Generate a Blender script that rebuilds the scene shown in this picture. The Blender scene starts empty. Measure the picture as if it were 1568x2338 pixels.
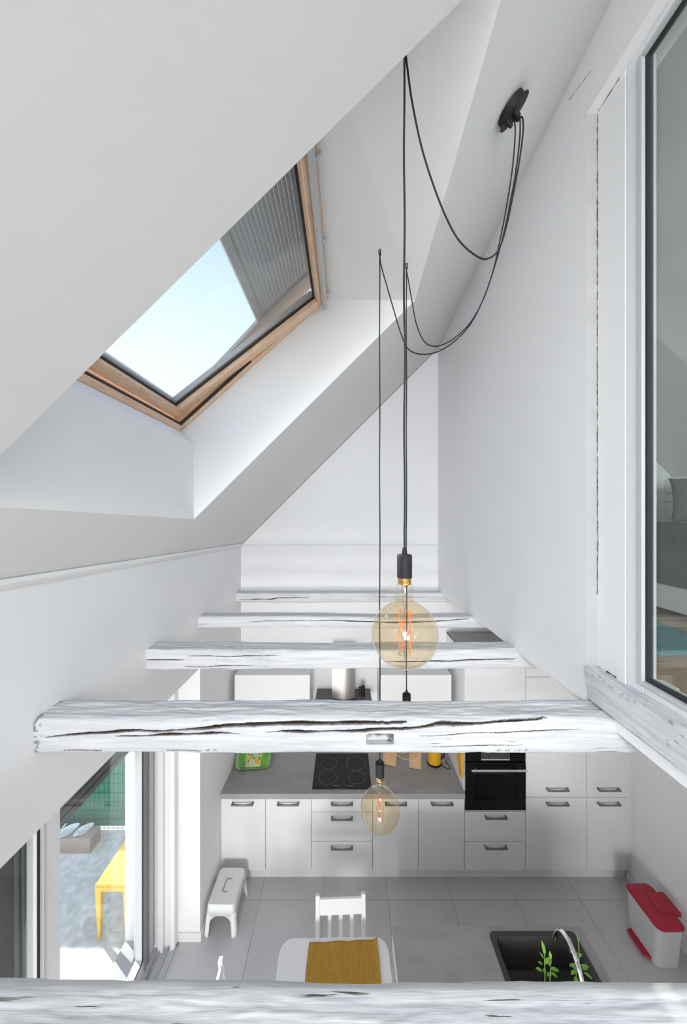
import bpy, bmesh, math, random
import numpy as np
from mathutils import Vector, Matrix, noise as mnoise

# ------------------------------------------------------------------ scene, camera, world, light
scene = bpy.context.scene
COL = scene.collection
F = 784.0           # focal length in pixels of the 1568x2338 frame
HC = 3.63           # camera height

cam_d = bpy.data.cameras.new('camera'); cam = bpy.data.objects.new('camera', cam_d); COL.objects.link(cam)
cam_d.sensor_fit = 'HORIZONTAL'; cam_d.sensor_width = 24.0; cam_d.lens = 12.0
cam_d.clip_start = 0.02; cam_d.clip_end = 200
cam.location = (0, 0, HC); cam.rotation_euler = (math.pi/2, 0, 0)
scene.camera = cam

scene.view_settings.view_transform = 'Standard'
scene.view_settings.look = 'None'
scene.view_settings.gamma = 1.0
scene.view_settings.use_curve_mapping = False
scene.view_settings.exposure = 0.26

world = bpy.data.worlds.new('sky'); scene.world = world
world.use_nodes = True
wn, wl = world.node_tree.nodes, world.node_tree.links
wn.clear()
w_out = wn.new('ShaderNodeOutputWorld'); w_bg = wn.new('ShaderNodeBackground')
w_tc = wn.new('ShaderNodeTexCoord'); w_sep = wn.new('ShaderNodeSeparateXYZ'); w_rmp = wn.new('ShaderNodeValToRGB')
wl.new(w_tc.outputs['Generated'], w_sep.inputs[0]); wl.new(w_sep.outputs['Z'], w_rmp.inputs[0])
el = w_rmp.color_ramp.elements
el[0].position = 0.0; el[0].color = (0.95, 0.97, 1.0, 1)
el[1].position = 1.0; el[1].color = (0.34, 0.52, 0.86, 1)
e = el.new(0.26); e.color = (0.80, 0.87, 0.96, 1)
e = el.new(0.60); e.color = (0.46, 0.61, 0.90, 1)
wl.new(w_rmp.outputs[0], w_bg.inputs[0]); w_bg.inputs[1].default_value = 1.25
wl.new(w_bg.outputs[0], w_out.inputs[0])

SUN_TO = Vector((-1.0, 0.6, 0.88)).normalized()
sd = bpy.data.lights.new('sun', 'SUN'); sd.energy = 8.0; sd.angle = math.radians(0.6); sd.color = (1.0, 0.96, 0.90)
so = bpy.data.objects.new('sun', sd); COL.objects.link(so)
so.rotation_euler = SUN_TO.to_track_quat('Z', 'Y').to_euler(); so.location = (-6, 4, 9)

def area_light(name, loc, size_x, size_y, energy, color, direction):
    d = bpy.data.lights.new(name, 'AREA'); d.shape = 'RECTANGLE'; d.size = size_x; d.size_y = size_y
    d.energy = energy; d.color = color
    o = bpy.data.objects.new(name, d); COL.objects.link(o); o.location = loc
    o.rotation_euler = Vector(direction).to_track_quat('-Z', 'Y').to_euler()
    return o
# lamps added in three made-up windows behind the camera to brighten the room
area_light('added_lamp_kitchen', (-0.45, -3.96, 1.45), 1.4, 1.5, 175, (1.0, 0.985, 0.965), (0, 1, 0))
area_light('added_lamp_gable', (0.0, -3.96, 3.95), 1.6, 1.3, 80, (1.0, 0.985, 0.965), (0, 1, 0))
area_light('added_lamp_bedroom', (2.5, -3.90, 4.1), 1.2, 1.1, 40, (0.97, 0.98, 1.0), (1, 1, -0.2))
# and one more added in a made-up roof window behind the camera
area_light('added_lamp_roof', (-0.42, -2.50, 4.515), 1.0, 0.9, 130, (0.84, 0.92, 1.0), (0.75, 0.8, -0.6))

rng = random.Random(7)

# ------------------------------------------------------------------ helpers
def P(u, v, Y):
    """point on the sight line of photo pixel (u, v) at depth Y"""
    return Vector(((u - 784.0)/F*Y, Y, HC - (v - 1169.0)/F*Y))

def finish(me, smooth_angle=None):
    if smooth_angle is not None:
        for p in me.polygons: p.use_smooth = True
        try: me.set_sharp_from_angle(angle=math.radians(smooth_angle))
        except Exception: pass

class MB:
    def __init__(self): self.v = []; self.f = []
    def add(self, vs, fs):
        n = len(self.v); self.v += [tuple(p) for p in vs]; self.f += [tuple(i + n for i in f) for f in fs]; return self
    def box(self, x0, x1, y0, y1, z0, z1, m=None):
        vs = [Vector(p) for p in ((x0,y0,z0),(x1,y0,z0),(x1,y1,z0),(x0,y1,z0),(x0,y0,z1),(x1,y0,z1),(x1,y1,z1),(x0,y1,z1))]
        if m is not None: vs = [m @ p for p in vs]
        return self.add(vs, [(0,3,2,1),(4,5,6,7),(0,1,5,4),(1,2,6,5),(2,3,7,6),(3,0,4,7)])
    def hexa(self, pts):
        return self.add(pts, [(0,3,2,1),(4,5,6,7),(0,1,5,4),(1,2,6,5),(2,3,7,6),(3,0,4,7)])
    def quad(self, *pts): return self.add(pts, [tuple(range(len(pts)))])
    def prism(self, poly, a0, a1, axis='z', m=None):
        """extrude a 2D polygon: axis z -> (x,y), y -> (x,z), x -> (y,z)"""
        def mk(p, a):
            q = {'z': (p[0], p[1], a), 'y': (p[0], a, p[1]), 'x': (a, p[0], p[1])}[axis]
            return (m @ Vector(q)) if m is not None else q
        n = len(poly)
        vs = [mk(p, a0) for p in poly] + [mk(p, a1) for p in poly]
        fs = [tuple(range(n))[::-1], tuple(range(n, 2*n))] + [(i, (i+1) % n, n+(i+1) % n, n+i) for i in range(n)]
        return self.add(vs, fs)
    def tube(self, path, r, n=8, closed=False, caps=True):
        path = [Vector(p) for p in path]; N = len(path)
        rr = r if isinstance(r, (list, tuple)) else [r]*N
        T = []
        for i in range(N):
            if closed: t = path[(i+1) % N] - path[i-1]
            else: t = path[min(i+1, N-1)] - path[max(i-1, 0)]
            T.append(t.normalized())
        up = Vector((0, 0, 1)) if abs(T[0].z) < 0.9 else Vector((1, 0, 0))
        nrm = (up - T[0]*up.dot(T[0])).normalized(); vs = []
        for i in range(N):
            nrm = (nrm - T[i]*nrm.dot(T[i])).normalized(); b = T[i].cross(nrm)
            for k in range(n):
                a = 2*math.pi*k/n
                vs.append(path[i] + (nrm*math.cos(a) + b*math.sin(a))*rr[i])
        fs = []
        M = N if closed else N-1
        for i in range(M):
            j = (i+1) % N
            for k in range(n):
                fs.append((i*n+k, i*n+(k+1) % n, j*n+(k+1) % n, j*n+k))
        if caps and not closed:
            fs += [tuple(range(n))[::-1], tuple(range((N-1)*n, N*n))]
        return self.add(vs, fs)
    def lathe(self, prof, n=32, center=(0,0,0), m=None, cap0=False, cap1=False):
        c = Vector(center); vs = []
        for r, z in prof:
            for k in range(n):
                a = 2*math.pi*k/n; p = Vector((r*math.cos(a), r*math.sin(a), z))
                if m is not None: p = m @ p
                vs.append(p + c)
        fs = []
        for i in range(len(prof)-1):
            for k in range(n): fs.append((i*n+k, i*n+(k+1) % n, (i+1)*n+(k+1) % n, (i+1)*n+k))
        if cap0: fs.append(tuple(range(n))[::-1])
        if cap1: fs.append(tuple(range((len(prof)-1)*n, len(prof)*n)))
        return self.add(vs, fs)
    def mesh(self, name, mat, smooth=None):
        me = bpy.data.meshes.new(name); me.from_pydata(self.v, [], self.f); me.update()
        bm = bmesh.new(); bm.from_mesh(me); bmesh.ops.recalc_face_normals(bm, faces=bm.faces); bm.to_mesh(me); bm.free()
        if mat: me.materials.append(mat)
        finish(me, smooth)
        return me
    def build(self, name, mat, parent=None, bevel=0, smooth=None, seg=2):
        return obj(name, self.mesh(name, mat, smooth), parent, bevel, seg)

def obj(name, me, parent=None, bevel=0, seg=2):
    o = bpy.data.objects.new(name, me); COL.objects.link(o)
    if parent: o.parent = parent
    if bevel:
        b = o.modifiers.new('bevel', 'BEVEL'); b.width = bevel; b.segments = seg; b.limit_method = 'ANGLE'; b.angle_limit = math.radians(35)
        for p in me.polygons: p.use_smooth = True
        try: me.set_sharp_from_angle(angle=math.radians(40))
        except Exception: pass
        b.harden_normals = False
    return o

def empty(name, loc=(0,0,0), rz=0):
    o = bpy.data.objects.new(name, None); COL.objects.link(o); o.location = loc; o.rotation_euler = (0,0,rz)
    o.empty_display_size = 0.05
    return o
def tag(o, label, cat, group=None, kind=None):
    o['label'] = label; o['category'] = cat
    if group: o['group'] = group
    if kind: o['kind'] = kind
    return o

# ------------------------------------------------------------------ materials
MATS = {}
def mat(name, color, rough=0.5, metal=0.0, var=0.0, vscale=4.0, bump=0.0, bscale=60.0, stretch=(1,1,1), spec=0.5, coat=0.0, var2=None, detail=4.0):
    if name in MATS: return MATS[name]
    m = bpy.data.materials.new(name); m.use_nodes = True
    nt = m.node_tree; n, l = nt.nodes, nt.links
    b = n['Principled BSDF']
    b.inputs['Base Color'].default_value = (*color, 1); b.inputs['Roughness'].default_value = rough
    b.inputs['Metallic'].default_value = metal; b.inputs['Specular IOR Level'].default_value = spec
    b.inputs['Coat Weight'].default_value = coat
    tc = n.new('ShaderNodeTexCoord'); mp = n.new('ShaderNodeMapping'); mp.inputs['Scale'].default_value = stretch
    l.new(tc.outputs['Object'], mp.inputs[0])
    nz = n.new('ShaderNodeTexNoise'); nz.inputs['Scale'].default_value = vscale; nz.inputs['Detail'].default_value = detail
    l.new(mp.outputs[0], nz.inputs[0])
    mx = n.new('ShaderNodeMix'); mx.data_type = 'RGBA'
    c2 = var2 if var2 else tuple(max(0, c*(1-var)) for c in color)
    c1 = color if var2 else tuple(min(1, c*(1+var)) for c in color)
    mx.inputs['A'].default_value = (*c1, 1); mx.inputs['B'].default_value = (*c2, 1)
    rp = n.new('ShaderNodeMapRange'); rp.inputs['From Min'].default_value = 0.3; rp.inputs['From Max'].default_value = 0.7
    l.new(nz.outputs['Fac'], rp.inputs['Value']); l.new(rp.outputs[0], mx.inputs['Factor'])
    l.new(mx.outputs['Result'], b.inputs['Base Color'])
    if bump > 0:
        n2 = n.new('ShaderNodeTexNoise'); n2.inputs['Scale'].default_value = bscale; n2.inputs['Detail'].default_value = 5
        l.new(mp.outputs[0], n2.inputs[0])
        bp = n.new('ShaderNodeBump'); bp.inputs['Strength'].default_value = bump; bp.inputs['Distance'].default_value = 0.004
        l.new(n2.outputs['Fac'], bp.inputs['Height']); l.new(bp.outputs[0], b.inputs['Normal'])
    MATS[name] = m
    return m

def glass(name, tint, rough=0.0, refl=1.0, ior=1.5):
    m = bpy.data.materials.new(name); m.use_nodes = True
    n, l = m.node_tree.nodes, m.node_tree.links
    n.clear()
    out = n.new('ShaderNodeOutputMaterial'); mx = n.new('ShaderNodeMixShader')
    tr = n.new('ShaderNodeBsdfTransparent'); gl = n.new('ShaderNodeBsdfGlossy')
    tr.inputs[0].default_value = (*tint, 1); gl.inputs['Roughness'].default_value = rough; gl.inputs[0].default_value = (refl, refl, refl, 1)
    # Schlick reflectance, the same on both faces of the sheet
    ge = n.new('ShaderNodeNewGeometry'); dt = n.new('ShaderNodeVectorMath'); dt.operation = 'DOT_PRODUCT'
    l.new(ge.outputs['Normal'], dt.inputs[0]); l.new(ge.outputs['Incoming'], dt.inputs[1])
    def mth(op, a, b=None):
        x = n.new('ShaderNodeMath'); x.operation = op
        for i, q in enumerate((a, b)):
            if q is None: continue
            if isinstance(q, (int, float)): x.inputs[i].default_value = q
            else: l.new(q, x.inputs[i])
        return x.outputs[0]
    r0 = ((ior-1)/(ior+1))**2
    c = mth('ABSOLUTE', dt.outputs['Value']); k = mth('POWER', mth('SUBTRACT', 1.0, c), 5.0)
    fr = mth('ADD', mth('MULTIPLY', k, 1-r0), r0)
    l.new(fr, mx.inputs[0]); l.new(tr.outputs[0], mx.inputs[1]); l.new(gl.outputs[0], mx.inputs[2]); l.new(mx.outputs[0], out.inputs[0])
    MATS[name] = m
    return m

def wood_pine(name, axis, c1=(0.84, 0.60, 0.42), c2=(0.66, 0.41, 0.25), scale=1.0):
    m = bpy.data.materials.new(name); m.use_nodes = True
    n, l = m.node_tree.nodes, m.node_tree.links
    b = n['Principled BSDF']; b.inputs['Roughness'].default_value = 0.45
    tc = n.new('ShaderNodeTexCoord'); mp = n.new('ShaderNodeMapping')
    s = [22*scale, 22*scale, 22*scale]; s['xyz'.index(axis)] = 1.6*scale
    mp.inputs['Scale'].default_value = s
    l.new(tc.outputs['Object'], mp.inputs[0])
    nz = n.new('ShaderNodeTexNoise'); nz.inputs['Scale'].default_value = 1.0; nz.inputs['Detail'].default_value = 1.5; nz.inputs['Distortion'].default_value = 0.6
    l.new(mp.outputs[0], nz.inputs[0])
    ml = n.new('ShaderNodeMath'); ml.operation = 'MULTIPLY'; ml.inputs[1].default_value = 11.0; l.new(nz.outputs['Fac'], ml.inputs[0])
    fr = n.new('ShaderNodeMath'); fr.operation = 'FRACT'; l.new(ml.outputs[0], fr.inputs[0])
    pw = n.new('ShaderNodeMath'); pw.operation = 'POWER'; pw.inputs[1].default_value = 3.0; l.new(fr.outputs[0], pw.inputs[0])
    mx = n.new('ShaderNodeMix'); mx.data_type = 'RGBA'; mx.inputs['A'].default_value = (*c1, 1); mx.inputs['B'].default_value = (*c2, 1)
    l.new(pw.outputs[0], mx.inputs['Factor']); l.new(mx.outputs['Result'], b.inputs['Base Color'])
    MATS[name] = m
    return m

def beam_material():
    m = bpy.data.materials.new('whitewashed_timber'); m.use_nodes = True
    n, l = m.node_tree.nodes, m.node_tree.links
    b = n['Principled BSDF']; b.inputs['Roughness'].default_value = 0.75; b.inputs['Specular IOR Level'].default_value = 0.25
    tc = n.new('ShaderNodeTexCoord')
    def nz(stretch, scale, detail, dist=0.0, rough=0.55):
        mp = n.new('ShaderNodeMapping'); mp.inputs['Scale'].default_value = stretch
        l.new(tc.outputs['Object'], mp.inputs[0])
        t = n.new('ShaderNodeTexNoise'); t.inputs['Scale'].default_value = scale; t.inputs['Detail'].default_value = detail
        t.inputs['Distortion'].default_value = dist; t.inputs['Roughness'].default_value = rough
        l.new(mp.outputs[0], t.inputs[0]); return t.outputs['Fac']
    def rng_(v, a, b_, c=0.0, d=1.0):
        r = n.new('ShaderNodeMapRange'); r.inputs['From Min'].default_value = a; r.inputs['From Max'].default_value = b_
        r.inputs['To Min'].default_value = c; r.inputs['To Max'].default_value = d; l.new(v, r.inputs['Value']); return r.outputs[0]
    def mix(f, a, b_):
        x = n.new('ShaderNodeMix'); x.data_type = 'RGBA'
        l.new(f, x.inputs['Factor'])
        for k, s in (('A', a), ('B', b_)):
            if isinstance(s, tuple): x.inputs[k].default_value = (*s, 1)
            else: l.new(s, x.inputs[k])
        return x.outputs['Result']
    def mul(a, b_):
        x = n.new('ShaderNodeMath'); x.operation = 'MULTIPLY'
        for i, s in enumerate((a, b_)):
            if isinstance(s, float): x.inputs[i].default_value = s
            else: l.new(s, x.inputs[i])
        return x.outputs[0]
    streak = rng_(nz((1.2, 26, 26), 2.0, 6, 0.4), 0.38, 0.72)
    col = mix(streak, (0.69, 0.69, 0.695), (0.50, 0.515, 0.55))
    fine = nz((2.5, 55, 55), 2.4, 3, 0.5)
    flecks = mul(rng_(fine, 0.655, 0.70), rng_(nz((2, 6, 6), 1.6, 2), 0.52, 0.62))
    col = mix(flecks, col, (0.12, 0.10, 0.085))
    at = n.new('ShaderNodeAttribute'); at.attribute_name = 'bare'
    bw = mix(rng_(nz((6, 60, 60), 2.0, 4), 0.35, 0.7), (0.10, 0.075, 0.052), (0.025, 0.020, 0.018))
    col = mix(at.outputs['Fac'], col, bw)
    l.new(col, b.inputs['Base Color'])
    bp = n.new('ShaderNodeBump'); bp.inputs['Strength'].default_value = 0.42; bp.inputs['Distance'].default_value = 0.005
    h = n.new('ShaderNodeMath'); h.operation = 'SUBTRACT'
    l.new(nz((2.0, 30, 30), 2.2, 6, 0.5), h.inputs[0]); l.new(mul(flecks, 0.6), h.inputs[1])
    l.new(h.outputs[0], bp.inputs['Height']); l.new(bp.outputs[0], b.inputs['Normal'])
    MATS['beam'] = m
    return m

M_ceil   = mat('shade_darkened_white', (0.77, 0.77, 0.767), 0.85, bump=0.08, bscale=45, var=0.012, vscale=1.3, spec=0.2)  # the wall white again, darkened to carry the shade of the slopes
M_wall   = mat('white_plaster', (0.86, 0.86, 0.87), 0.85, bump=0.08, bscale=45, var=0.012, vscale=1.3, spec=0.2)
M_trimw  = mat('white_trim_paint', (0.80, 0.80, 0.81), 0.5, bump=0.02, bscale=30, var=0.01)
M_pvc    = mat('white_pvc', (0.82, 0.83, 0.84), 0.3, var=0.01)
M_pvcg   = mat('grey_pvc', (0.55, 0.56, 0.58), 0.35, var=0.02)
M_rubber = mat('black_rubber', (0.02, 0.02, 0.022), 0.6, var=0.1)
M_anth   = mat('anthracite_aluminium', (0.075, 0.072, 0.078), 0.5, var=0.15, vscale=40, stretch=(1, 0.05, 1))
M_alu    = mat('brushed_aluminium', (0.55, 0.56, 0.58), 0.35, metal=0.9, var=0.05)
M_glass  = glass('window_glass', (0.97, 0.985, 0.975))
M_glassg = glass('greenish_double_glazing', (0.965, 0.982, 0.97))
M_bulb   = glass('amber_bulb_glass', (0.945, 0.87, 0.73), ior=1.55)
M_neck   = glass('clear_neck_glass', (0.975, 0.96, 0.93), ior=1.5)
M_bulbn  = glass('clear_bulb_glass', (0.95, 0.93, 0.90), refl=0.25, ior=1.3)
M_blackp = mat('black_plastic', (0.018, 0.018, 0.020), 0.55, var=0.1, bump=0.03, spec=0.25)
M_cord   = mat('black_fabric_cord', (0.02, 0.02, 0.022), 0.8, var=0.2, vscale=300, bump=0.2, bscale=900)
M_brass  = mat('aged_brass', (0.62, 0.40, 0.13), 0.3, metal=1.0, var=0.15, vscale=30)
M_steel  = mat('steel_wire', (0.35, 0.34, 0.33), 0.35, metal=0.9, var=0.05)
M_filam  = mat('orange_led_filament', (0.95, 0.26, 0.06), 0.5, var=0.03)
M_cab    = mat('matt_white_cabinet', (0.83, 0.835, 0.84), 0.45, var=0.01, vscale=2)
M_cabin  = mat('cabinet_gap_grey', (0.30, 0.30, 0.30), 0.7, var=0.02)
M_chip   = mat('bare_grey_board', (0.42, 0.41, 0.39), 0.8, var=0.08, vscale=14)
M_edge   = mat('brown_board_edge', (0.22, 0.13, 0.08), 0.7, var=0.2, vscale=30)
M_hand   = mat('pewter_handle', (0.24, 0.225, 0.205), 0.45, metal=0.55, var=0.1, vscale=30)
M_top    = mat('grey_concrete_worktop', (0.365, 0.355, 0.35), 0.45, var=0.10, vscale=5, stretch=(1, 2.5, 1), detail=7)
M_tile   = mat('grey_floor_tile', (0.60, 0.585, 0.588), 0.55, var=0.045, vscale=3.5, detail=8, bump=0.03, bscale=160)
M_grout  = mat('grout', (0.42, 0.415, 0.41), 0.9, var=0.05)
M_bglass = mat('black_glass', (0.005, 0.005, 0.006), 0.12, var=0.1, spec=0.25)
M_ring   = mat('grey_hob_print', (0.20, 0.20, 0.20), 0.5, var=0.05)
M_inox   = mat('brushed_stainless_steel', (0.86, 0.84, 0.80), 0.30, metal=1.0, var=0.05, vscale=60, stretch=(1, 1, 0.02))
M_hood   = mat('dark_grey_hood', (0.11, 0.105, 0.10), 0.4, var=0.05)
M_chrome = mat('chrome', (0.86, 0.87, 0.88), 0.06, metal=1.0, var=0.01)
M_sink   = mat('black_granite_composite', (0.045, 0.043, 0.041), 0.55, var=0.4, vscale=160, bump=0.1, bscale=300)
M_plastw = mat('white_plastic', (0.84, 0.845, 0.84), 0.35, var=0.01, bump=0.02, bscale=200)
M_hole   = mat('shadow_grey_plastic', (0.22, 0.22, 0.23), 0.6, var=0.03)
M_lacq   = mat('white_lacquered_wood', (0.88, 0.885, 0.89), 0.35, var=0.01)
M_ochre  = mat('ochre_woven_cotton', (0.50, 0.285, 0.055), 0.95, var=0.12, vscale=18, stretch=(6, 1, 1), bump=0.5, bscale=220, spec=0.1)
M_red    = mat('red_plastic', (0.42, 0.012, 0.035), 0.42, var=0.04, bump=0.04, bscale=300)
M_bing   = mat('light_grey_plastic', (0.58, 0.60, 0.62), 0.45, var=0.02, bump=0.03, bscale=300)
M_leaf   = mat('fresh_green_leaf', (0.22, 0.48, 0.06), 0.5, var=0.25, vscale=30)
M_stem   = mat('green_stem', (0.20, 0.36, 0.08), 0.6, var=0.1)
M_terra  = mat('terracotta', (0.45, 0.20, 0.11), 0.85, var=0.1)
M_soil   = mat('potting_soil', (0.05, 0.035, 0.025), 1.0, var=0.4, vscale=80)
M_yel    = mat('yellow_plastic', (0.80, 0.52, 0.045), 0.4, var=0.02)
M_kettle = mat('mustard_enamel', (0.66, 0.36, 0.02), 0.28, var=0.02)
M_mitt   = mat('mustard_quilted_cotton', (0.62, 0.35, 0.045), 0.95, var=0.12, vscale=40, bump=0.4, bscale=120)
M_beech  = mat('beech_wood', (0.52, 0.33, 0.18), 0.6, var=0.12, vscale=10, stretch=(1, 1, 0.1))
M_trayg  = mat('green_tray_print', (0.13, 0.36, 0.05), 0.35, var=0.35, vscale=14)
M_trayc  = mat('cream_tray_print', (0.50, 0.55, 0.32), 0.35, var=0.15, vscale=9)
M_lemon  = mat('lemon_print', (0.72, 0.42, 0.02), 0.4, var=0.2, vscale=20)
M_dleaf  = mat('dark_leaf_print', (0.06, 0.16, 0.03), 0.4, var=0.3, vscale=30)
M_patio  = mat('patio_concrete', (0.86, 0.85, 0.83), 0.9, var2=(0.60, 0.58, 0.56), vscale=16.0, bump=0.5, bscale=35, detail=9)
M_screen = mat('green_privacy_screen', (0.045, 0.26, 0.17), 0.7, var=0.10, vscale=3)
M_wire   = mat('dark_green_wire', (0.03, 0.11, 0.075), 0.5, var=0.1)
M_log    = mat('weathered_timber', (0.40, 0.325, 0.28), 0.9, var=0.16, vscale=5, stretch=(0.25, 2, 2), bump=0.2, bscale=60)
M_china  = mat('white_ceramic', (0.78, 0.80, 0.82), 0.25, var=0.01)
M_bedw   = mat('bed_white_paint', (0.80, 0.805, 0.80), 0.45, var=0.01)
M_blank  = mat('grey_waffle_blanket', (0.135, 0.13, 0.135), 0.95, var=0.15, vscale=25, bump=0.6, bscale=130, spec=0.1)
M_pill   = mat('grey_linen', (0.17, 0.165, 0.165), 0.95, var=0.1, vscale=30, bump=0.3, bscale=250, spec=0.1)
M_rug    = mat('teal_pile_rug', (0.10, 0.26, 0.285), 1.0, var=0.3, vscale=60, bump=0.8, bscale=150, spec=0.05)
M_oak    = mat('oak_plank', (0.36, 0.225, 0.13), 0.45, var=0.18, vscale=6, stretch=(0.4, 5, 1))
M_plankg = mat('plank_gap', (0.08, 0.05, 0.03), 0.8, var=0.1)
M_sgrey  = mat('grey_shutter_aluminium', (0.32, 0.325, 0.335), 0.45, var=0.04)
M_vent   = mat('grey_vent_bar', (0.50, 0.52, 0.54), 0.4, var=0.03)
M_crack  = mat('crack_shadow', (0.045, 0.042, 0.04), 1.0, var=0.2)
M_roofo  = mat('roof_sheathing', (0.30, 0.22, 0.16), 0.9, var=0.1)
M_pine_x = wood_pine('pine_along_slope', 'x')
M_pine_y = wood_pine('pine_along_width', 'y')
M_beam   = beam_material()

# ------------------------------------------------------------------ the shell of the place
def xl(Y): return -1.312 + 0.033*Y            # inner face of the left wall, running slightly out of square
def roof_z(X, Y): return X + 4.727 - 0.075*Y  # underside of the left roof slope
YB, YR = 3.96, -4.0                           # back wall, wall behind the camera
XP = 1.09                                     # face of the loft partition
XR = 2.82                                     # right wall of the kitchen
RIDGE = 1.70
def right_z(X, Y): return roof_z(RIDGE, Y) - (X - RIDGE)

# floor with separate tiles
fl = MB().box(-1.85, 3.0, YR-0.2, YB+0.2, -0.20, -0.004).build('floor', M_grout)
tag(fl, 'light grey large square tiled kitchen floor', 'floor', kind='structure')
TS = 0.6; tcache = {}
ix0 = -0.185 - 0.6*3
for i in range(9):
    for j in range(14):
        x0 = ix0 + i*TS; x1 = x0 + TS; y1 = 3.212 + TS*2 - j*TS; y0 = y1 - TS
        x0c, x1c, y0c, y1c = max(x0, -1.39), min(x1, XR), max(y0, YR), min(y1, YB)
        if x1c - x0c < 0.02 or y1c - y0c < 0.02: continue
        key = (round(x1c-x0c, 3), round(y1c-y0c, 3), rng.randint(0, 2))
        if key not in tcache:
            g = 0.0015
            tcache[key] = MB().box(g, key[0]-g, g, key[1]-g, -0.01, 0.0).mesh('tile', M_tile)
        o = obj('tile', tcache[key], fl); o.location = (x0c, y0c, 0)

# left wall with the opening of the sliding door
def wl_block(mb, y0, y1, z0, z1=None, xo=-1.85):
    def top(y): return roof_z(xl(y), y) if z1 is None else z1
    mb.hexa([(xo,y0,z0),(xl(y0),y0,z0),(xl(y1),y1,z0),(xo,y1,z0),(xo,y0,top(y0)),(xl(y0),y0,top(y0)),(xl(y1),y1,top(y1)),(xo,y1,top(y1))])
DOOR0, DOOR1 = 0.25, 2.91
mb = MB(); wl_block(mb, DOOR1, YB+0.2, -0.1); wl_block(mb, YR-0.2, DOOR0, -0.1); wl_block(mb, DOOR0, DOOR1, 2.31)
wlft = mb.build('wall_left', M_wall)
tag(wlft, 'thick white plaster wall on the left above the sliding glass door', 'wall', kind='structure')

# back gable wall
def gable(y):
    return [(-1.8, -0.1), (4.0, -0.1), (4.0, right_z(4.0, y)), (RIDGE, roof_z(RIDGE, y)), (-1.8, roof_z(-1.8, y))]
wb = MB().prism(gable(YB+0.1), YB, YB+0.2, 'y').build('wall_back', M_wall)
tag(wb, 'white plaster gable wall behind the kitchen units', 'wall', kind='structure')
wr = MB().box(XR, XR+0.2, YR, YB, -0.1, 2.74).build('wall_right', M_wall)
tag(wr, 'white plaster kitchen wall behind the red lidded bin', 'wall', kind='structure')

ld_ = MB().box(-1.30, XP, YR, 0.36, 2.66, 2.76).build('floor_added_landing', mat('grey_oak_boards', (0.40, 0.36, 0.32), 0.5, var=0.06, vscale=6, stretch=(0.4, 5, 1)))  # landing added out of view, keeps the low lamp off the slope
MB().box(-1.30, XP, 0.28, 0.36, 2.26, 2.66).build('added_shade_joist', M_trimw, ld_)  # joist added below it, keeps the low lamp off the beam fronts
tag(ld_, 'added unseen grey oak landing floor that holds back the low light', 'floor', kind='structure')
ws = MB().box(1.2, XR, -0.30, -0.18, -0.1, 2.735).build('wall_added_shade', M_wall)  # partition added out of view to shade the tall cabinets
tag(ws, 'added unseen white partition shading the tall cabinets', 'wall', kind='structure')
# wall behind the camera, with three unseen windows added for the lamps
mb = MB()
def wall_with_holes(mb, x0, x1, z0, z1, y0, y1, holes):
    xs = sorted({x0, x1, *[h[0] for h in holes], *[h[1] for h in holes]}); zs = sorted({z0, z1, *[h[2] for h in holes], *[h[3] for h in holes]})
    for a, b in zip(xs, xs[1:]):
        for c, d in zip(zs, zs[1:]):
            cx, cz = (a+b)/2, (c+d)/2
            if any(h[0] < cx < h[1] and h[2] < cz < h[3] for h in holes): continue
            mb.box(a, b, y0, y1, c, d)
RH = [(-1.2, 0.3, 0.68, 2.22), (-0.85, 0.85, 3.15, 4.55), (1.8, 3.2, 3.5, 4.7)]
wall_with_holes(mb, -1.8, 4.0, -0.1, 6.6, YR-0.2, YR, RH)
wf = mb.build('wall_front', M_wall)
tag(wf, 'white wall with added windows opposite the kitchen', 'wall', kind='structure')
for k, (a, b, c, d) in enumerate(RH):
    w = empty('window_%d' % (k+3), ((a+b)/2, YR-0.12, c)); w['kind'] = 'structure'
    tag(w, ['added unseen kitchen window opposite the units', 'added unseen gable window high above the kitchen', 'added unseen bedroom window in the gable wall'][k], 'window', kind='structure')
    hw, h = (b-a)/2, d-c
    MB().box(-hw, hw, -0.03, 0.03, 0, 0.06).box(-hw, hw, -0.03, 0.03, h-0.06, h).box(-hw, -hw+0.06, -0.03, 0.03, 0.06, h-0.06).box(hw-0.06, hw, -0.03, 0.03, 0.06, h-0.06).box(-0.04, 0.04, -0.03, 0.03, 0.06, h-0.06).build('window_frame', M_pvc, w)
    for s in (-1, 1):
        xa, xb = (0.04, hw-0.06) if s > 0 else (-hw+0.06, -0.04)
        MB().box(xa, xb, -0.006, 0.006, 0.06, h-0.06).build('pane', M_glass, w)

# roof slope with the deep skylight recess
Bf = P(413, 985, 2.255)                                   # far bottom corner of the skylight frame
ES = Vector((0.742, 0, 0.670)); ES.normalize(); EN = Vector((-ES.z, 0, ES.x)); EY = Vector((0, 1, 0))
SL = 1.30                                                 # skylight frame length along the slope
def on_roof(u, v):
    a, c = (u-784)/F, (1169-v)/F
    Y = (4.727 - HC)/(c - a + 0.075)
    return P(u, v, Y)
R_fb = on_roof(443, 1185); R_ft = on_roof(947, 686)
R_n1 = on_roof(0, 1040); R_n2 = on_roof(1055, 0)
def along(p, q, x):
    t = (x - p.x)/(q.x - p.x); return p + (q-p)*t
R_nb = along(R_n1, R_n2, R_fb.x - 0.035); R_nt = along(R_n1, R_n2, R_ft.x - 0.02)
YW0 = R_nb.y; YW1 = 2.255
W_fb = Bf.copy(); W_ft = Bf + ES*SL; W_nb = Vector((Bf.x, YW0, Bf.z)); W_nt = Vector((W_ft.x, YW0, W_ft.z))
mb = MB()
def rp(x, y): return Vector((x, y, roof_z(x, y)))
ya, yb_ = YR-0.2, YB+0.2
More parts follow.
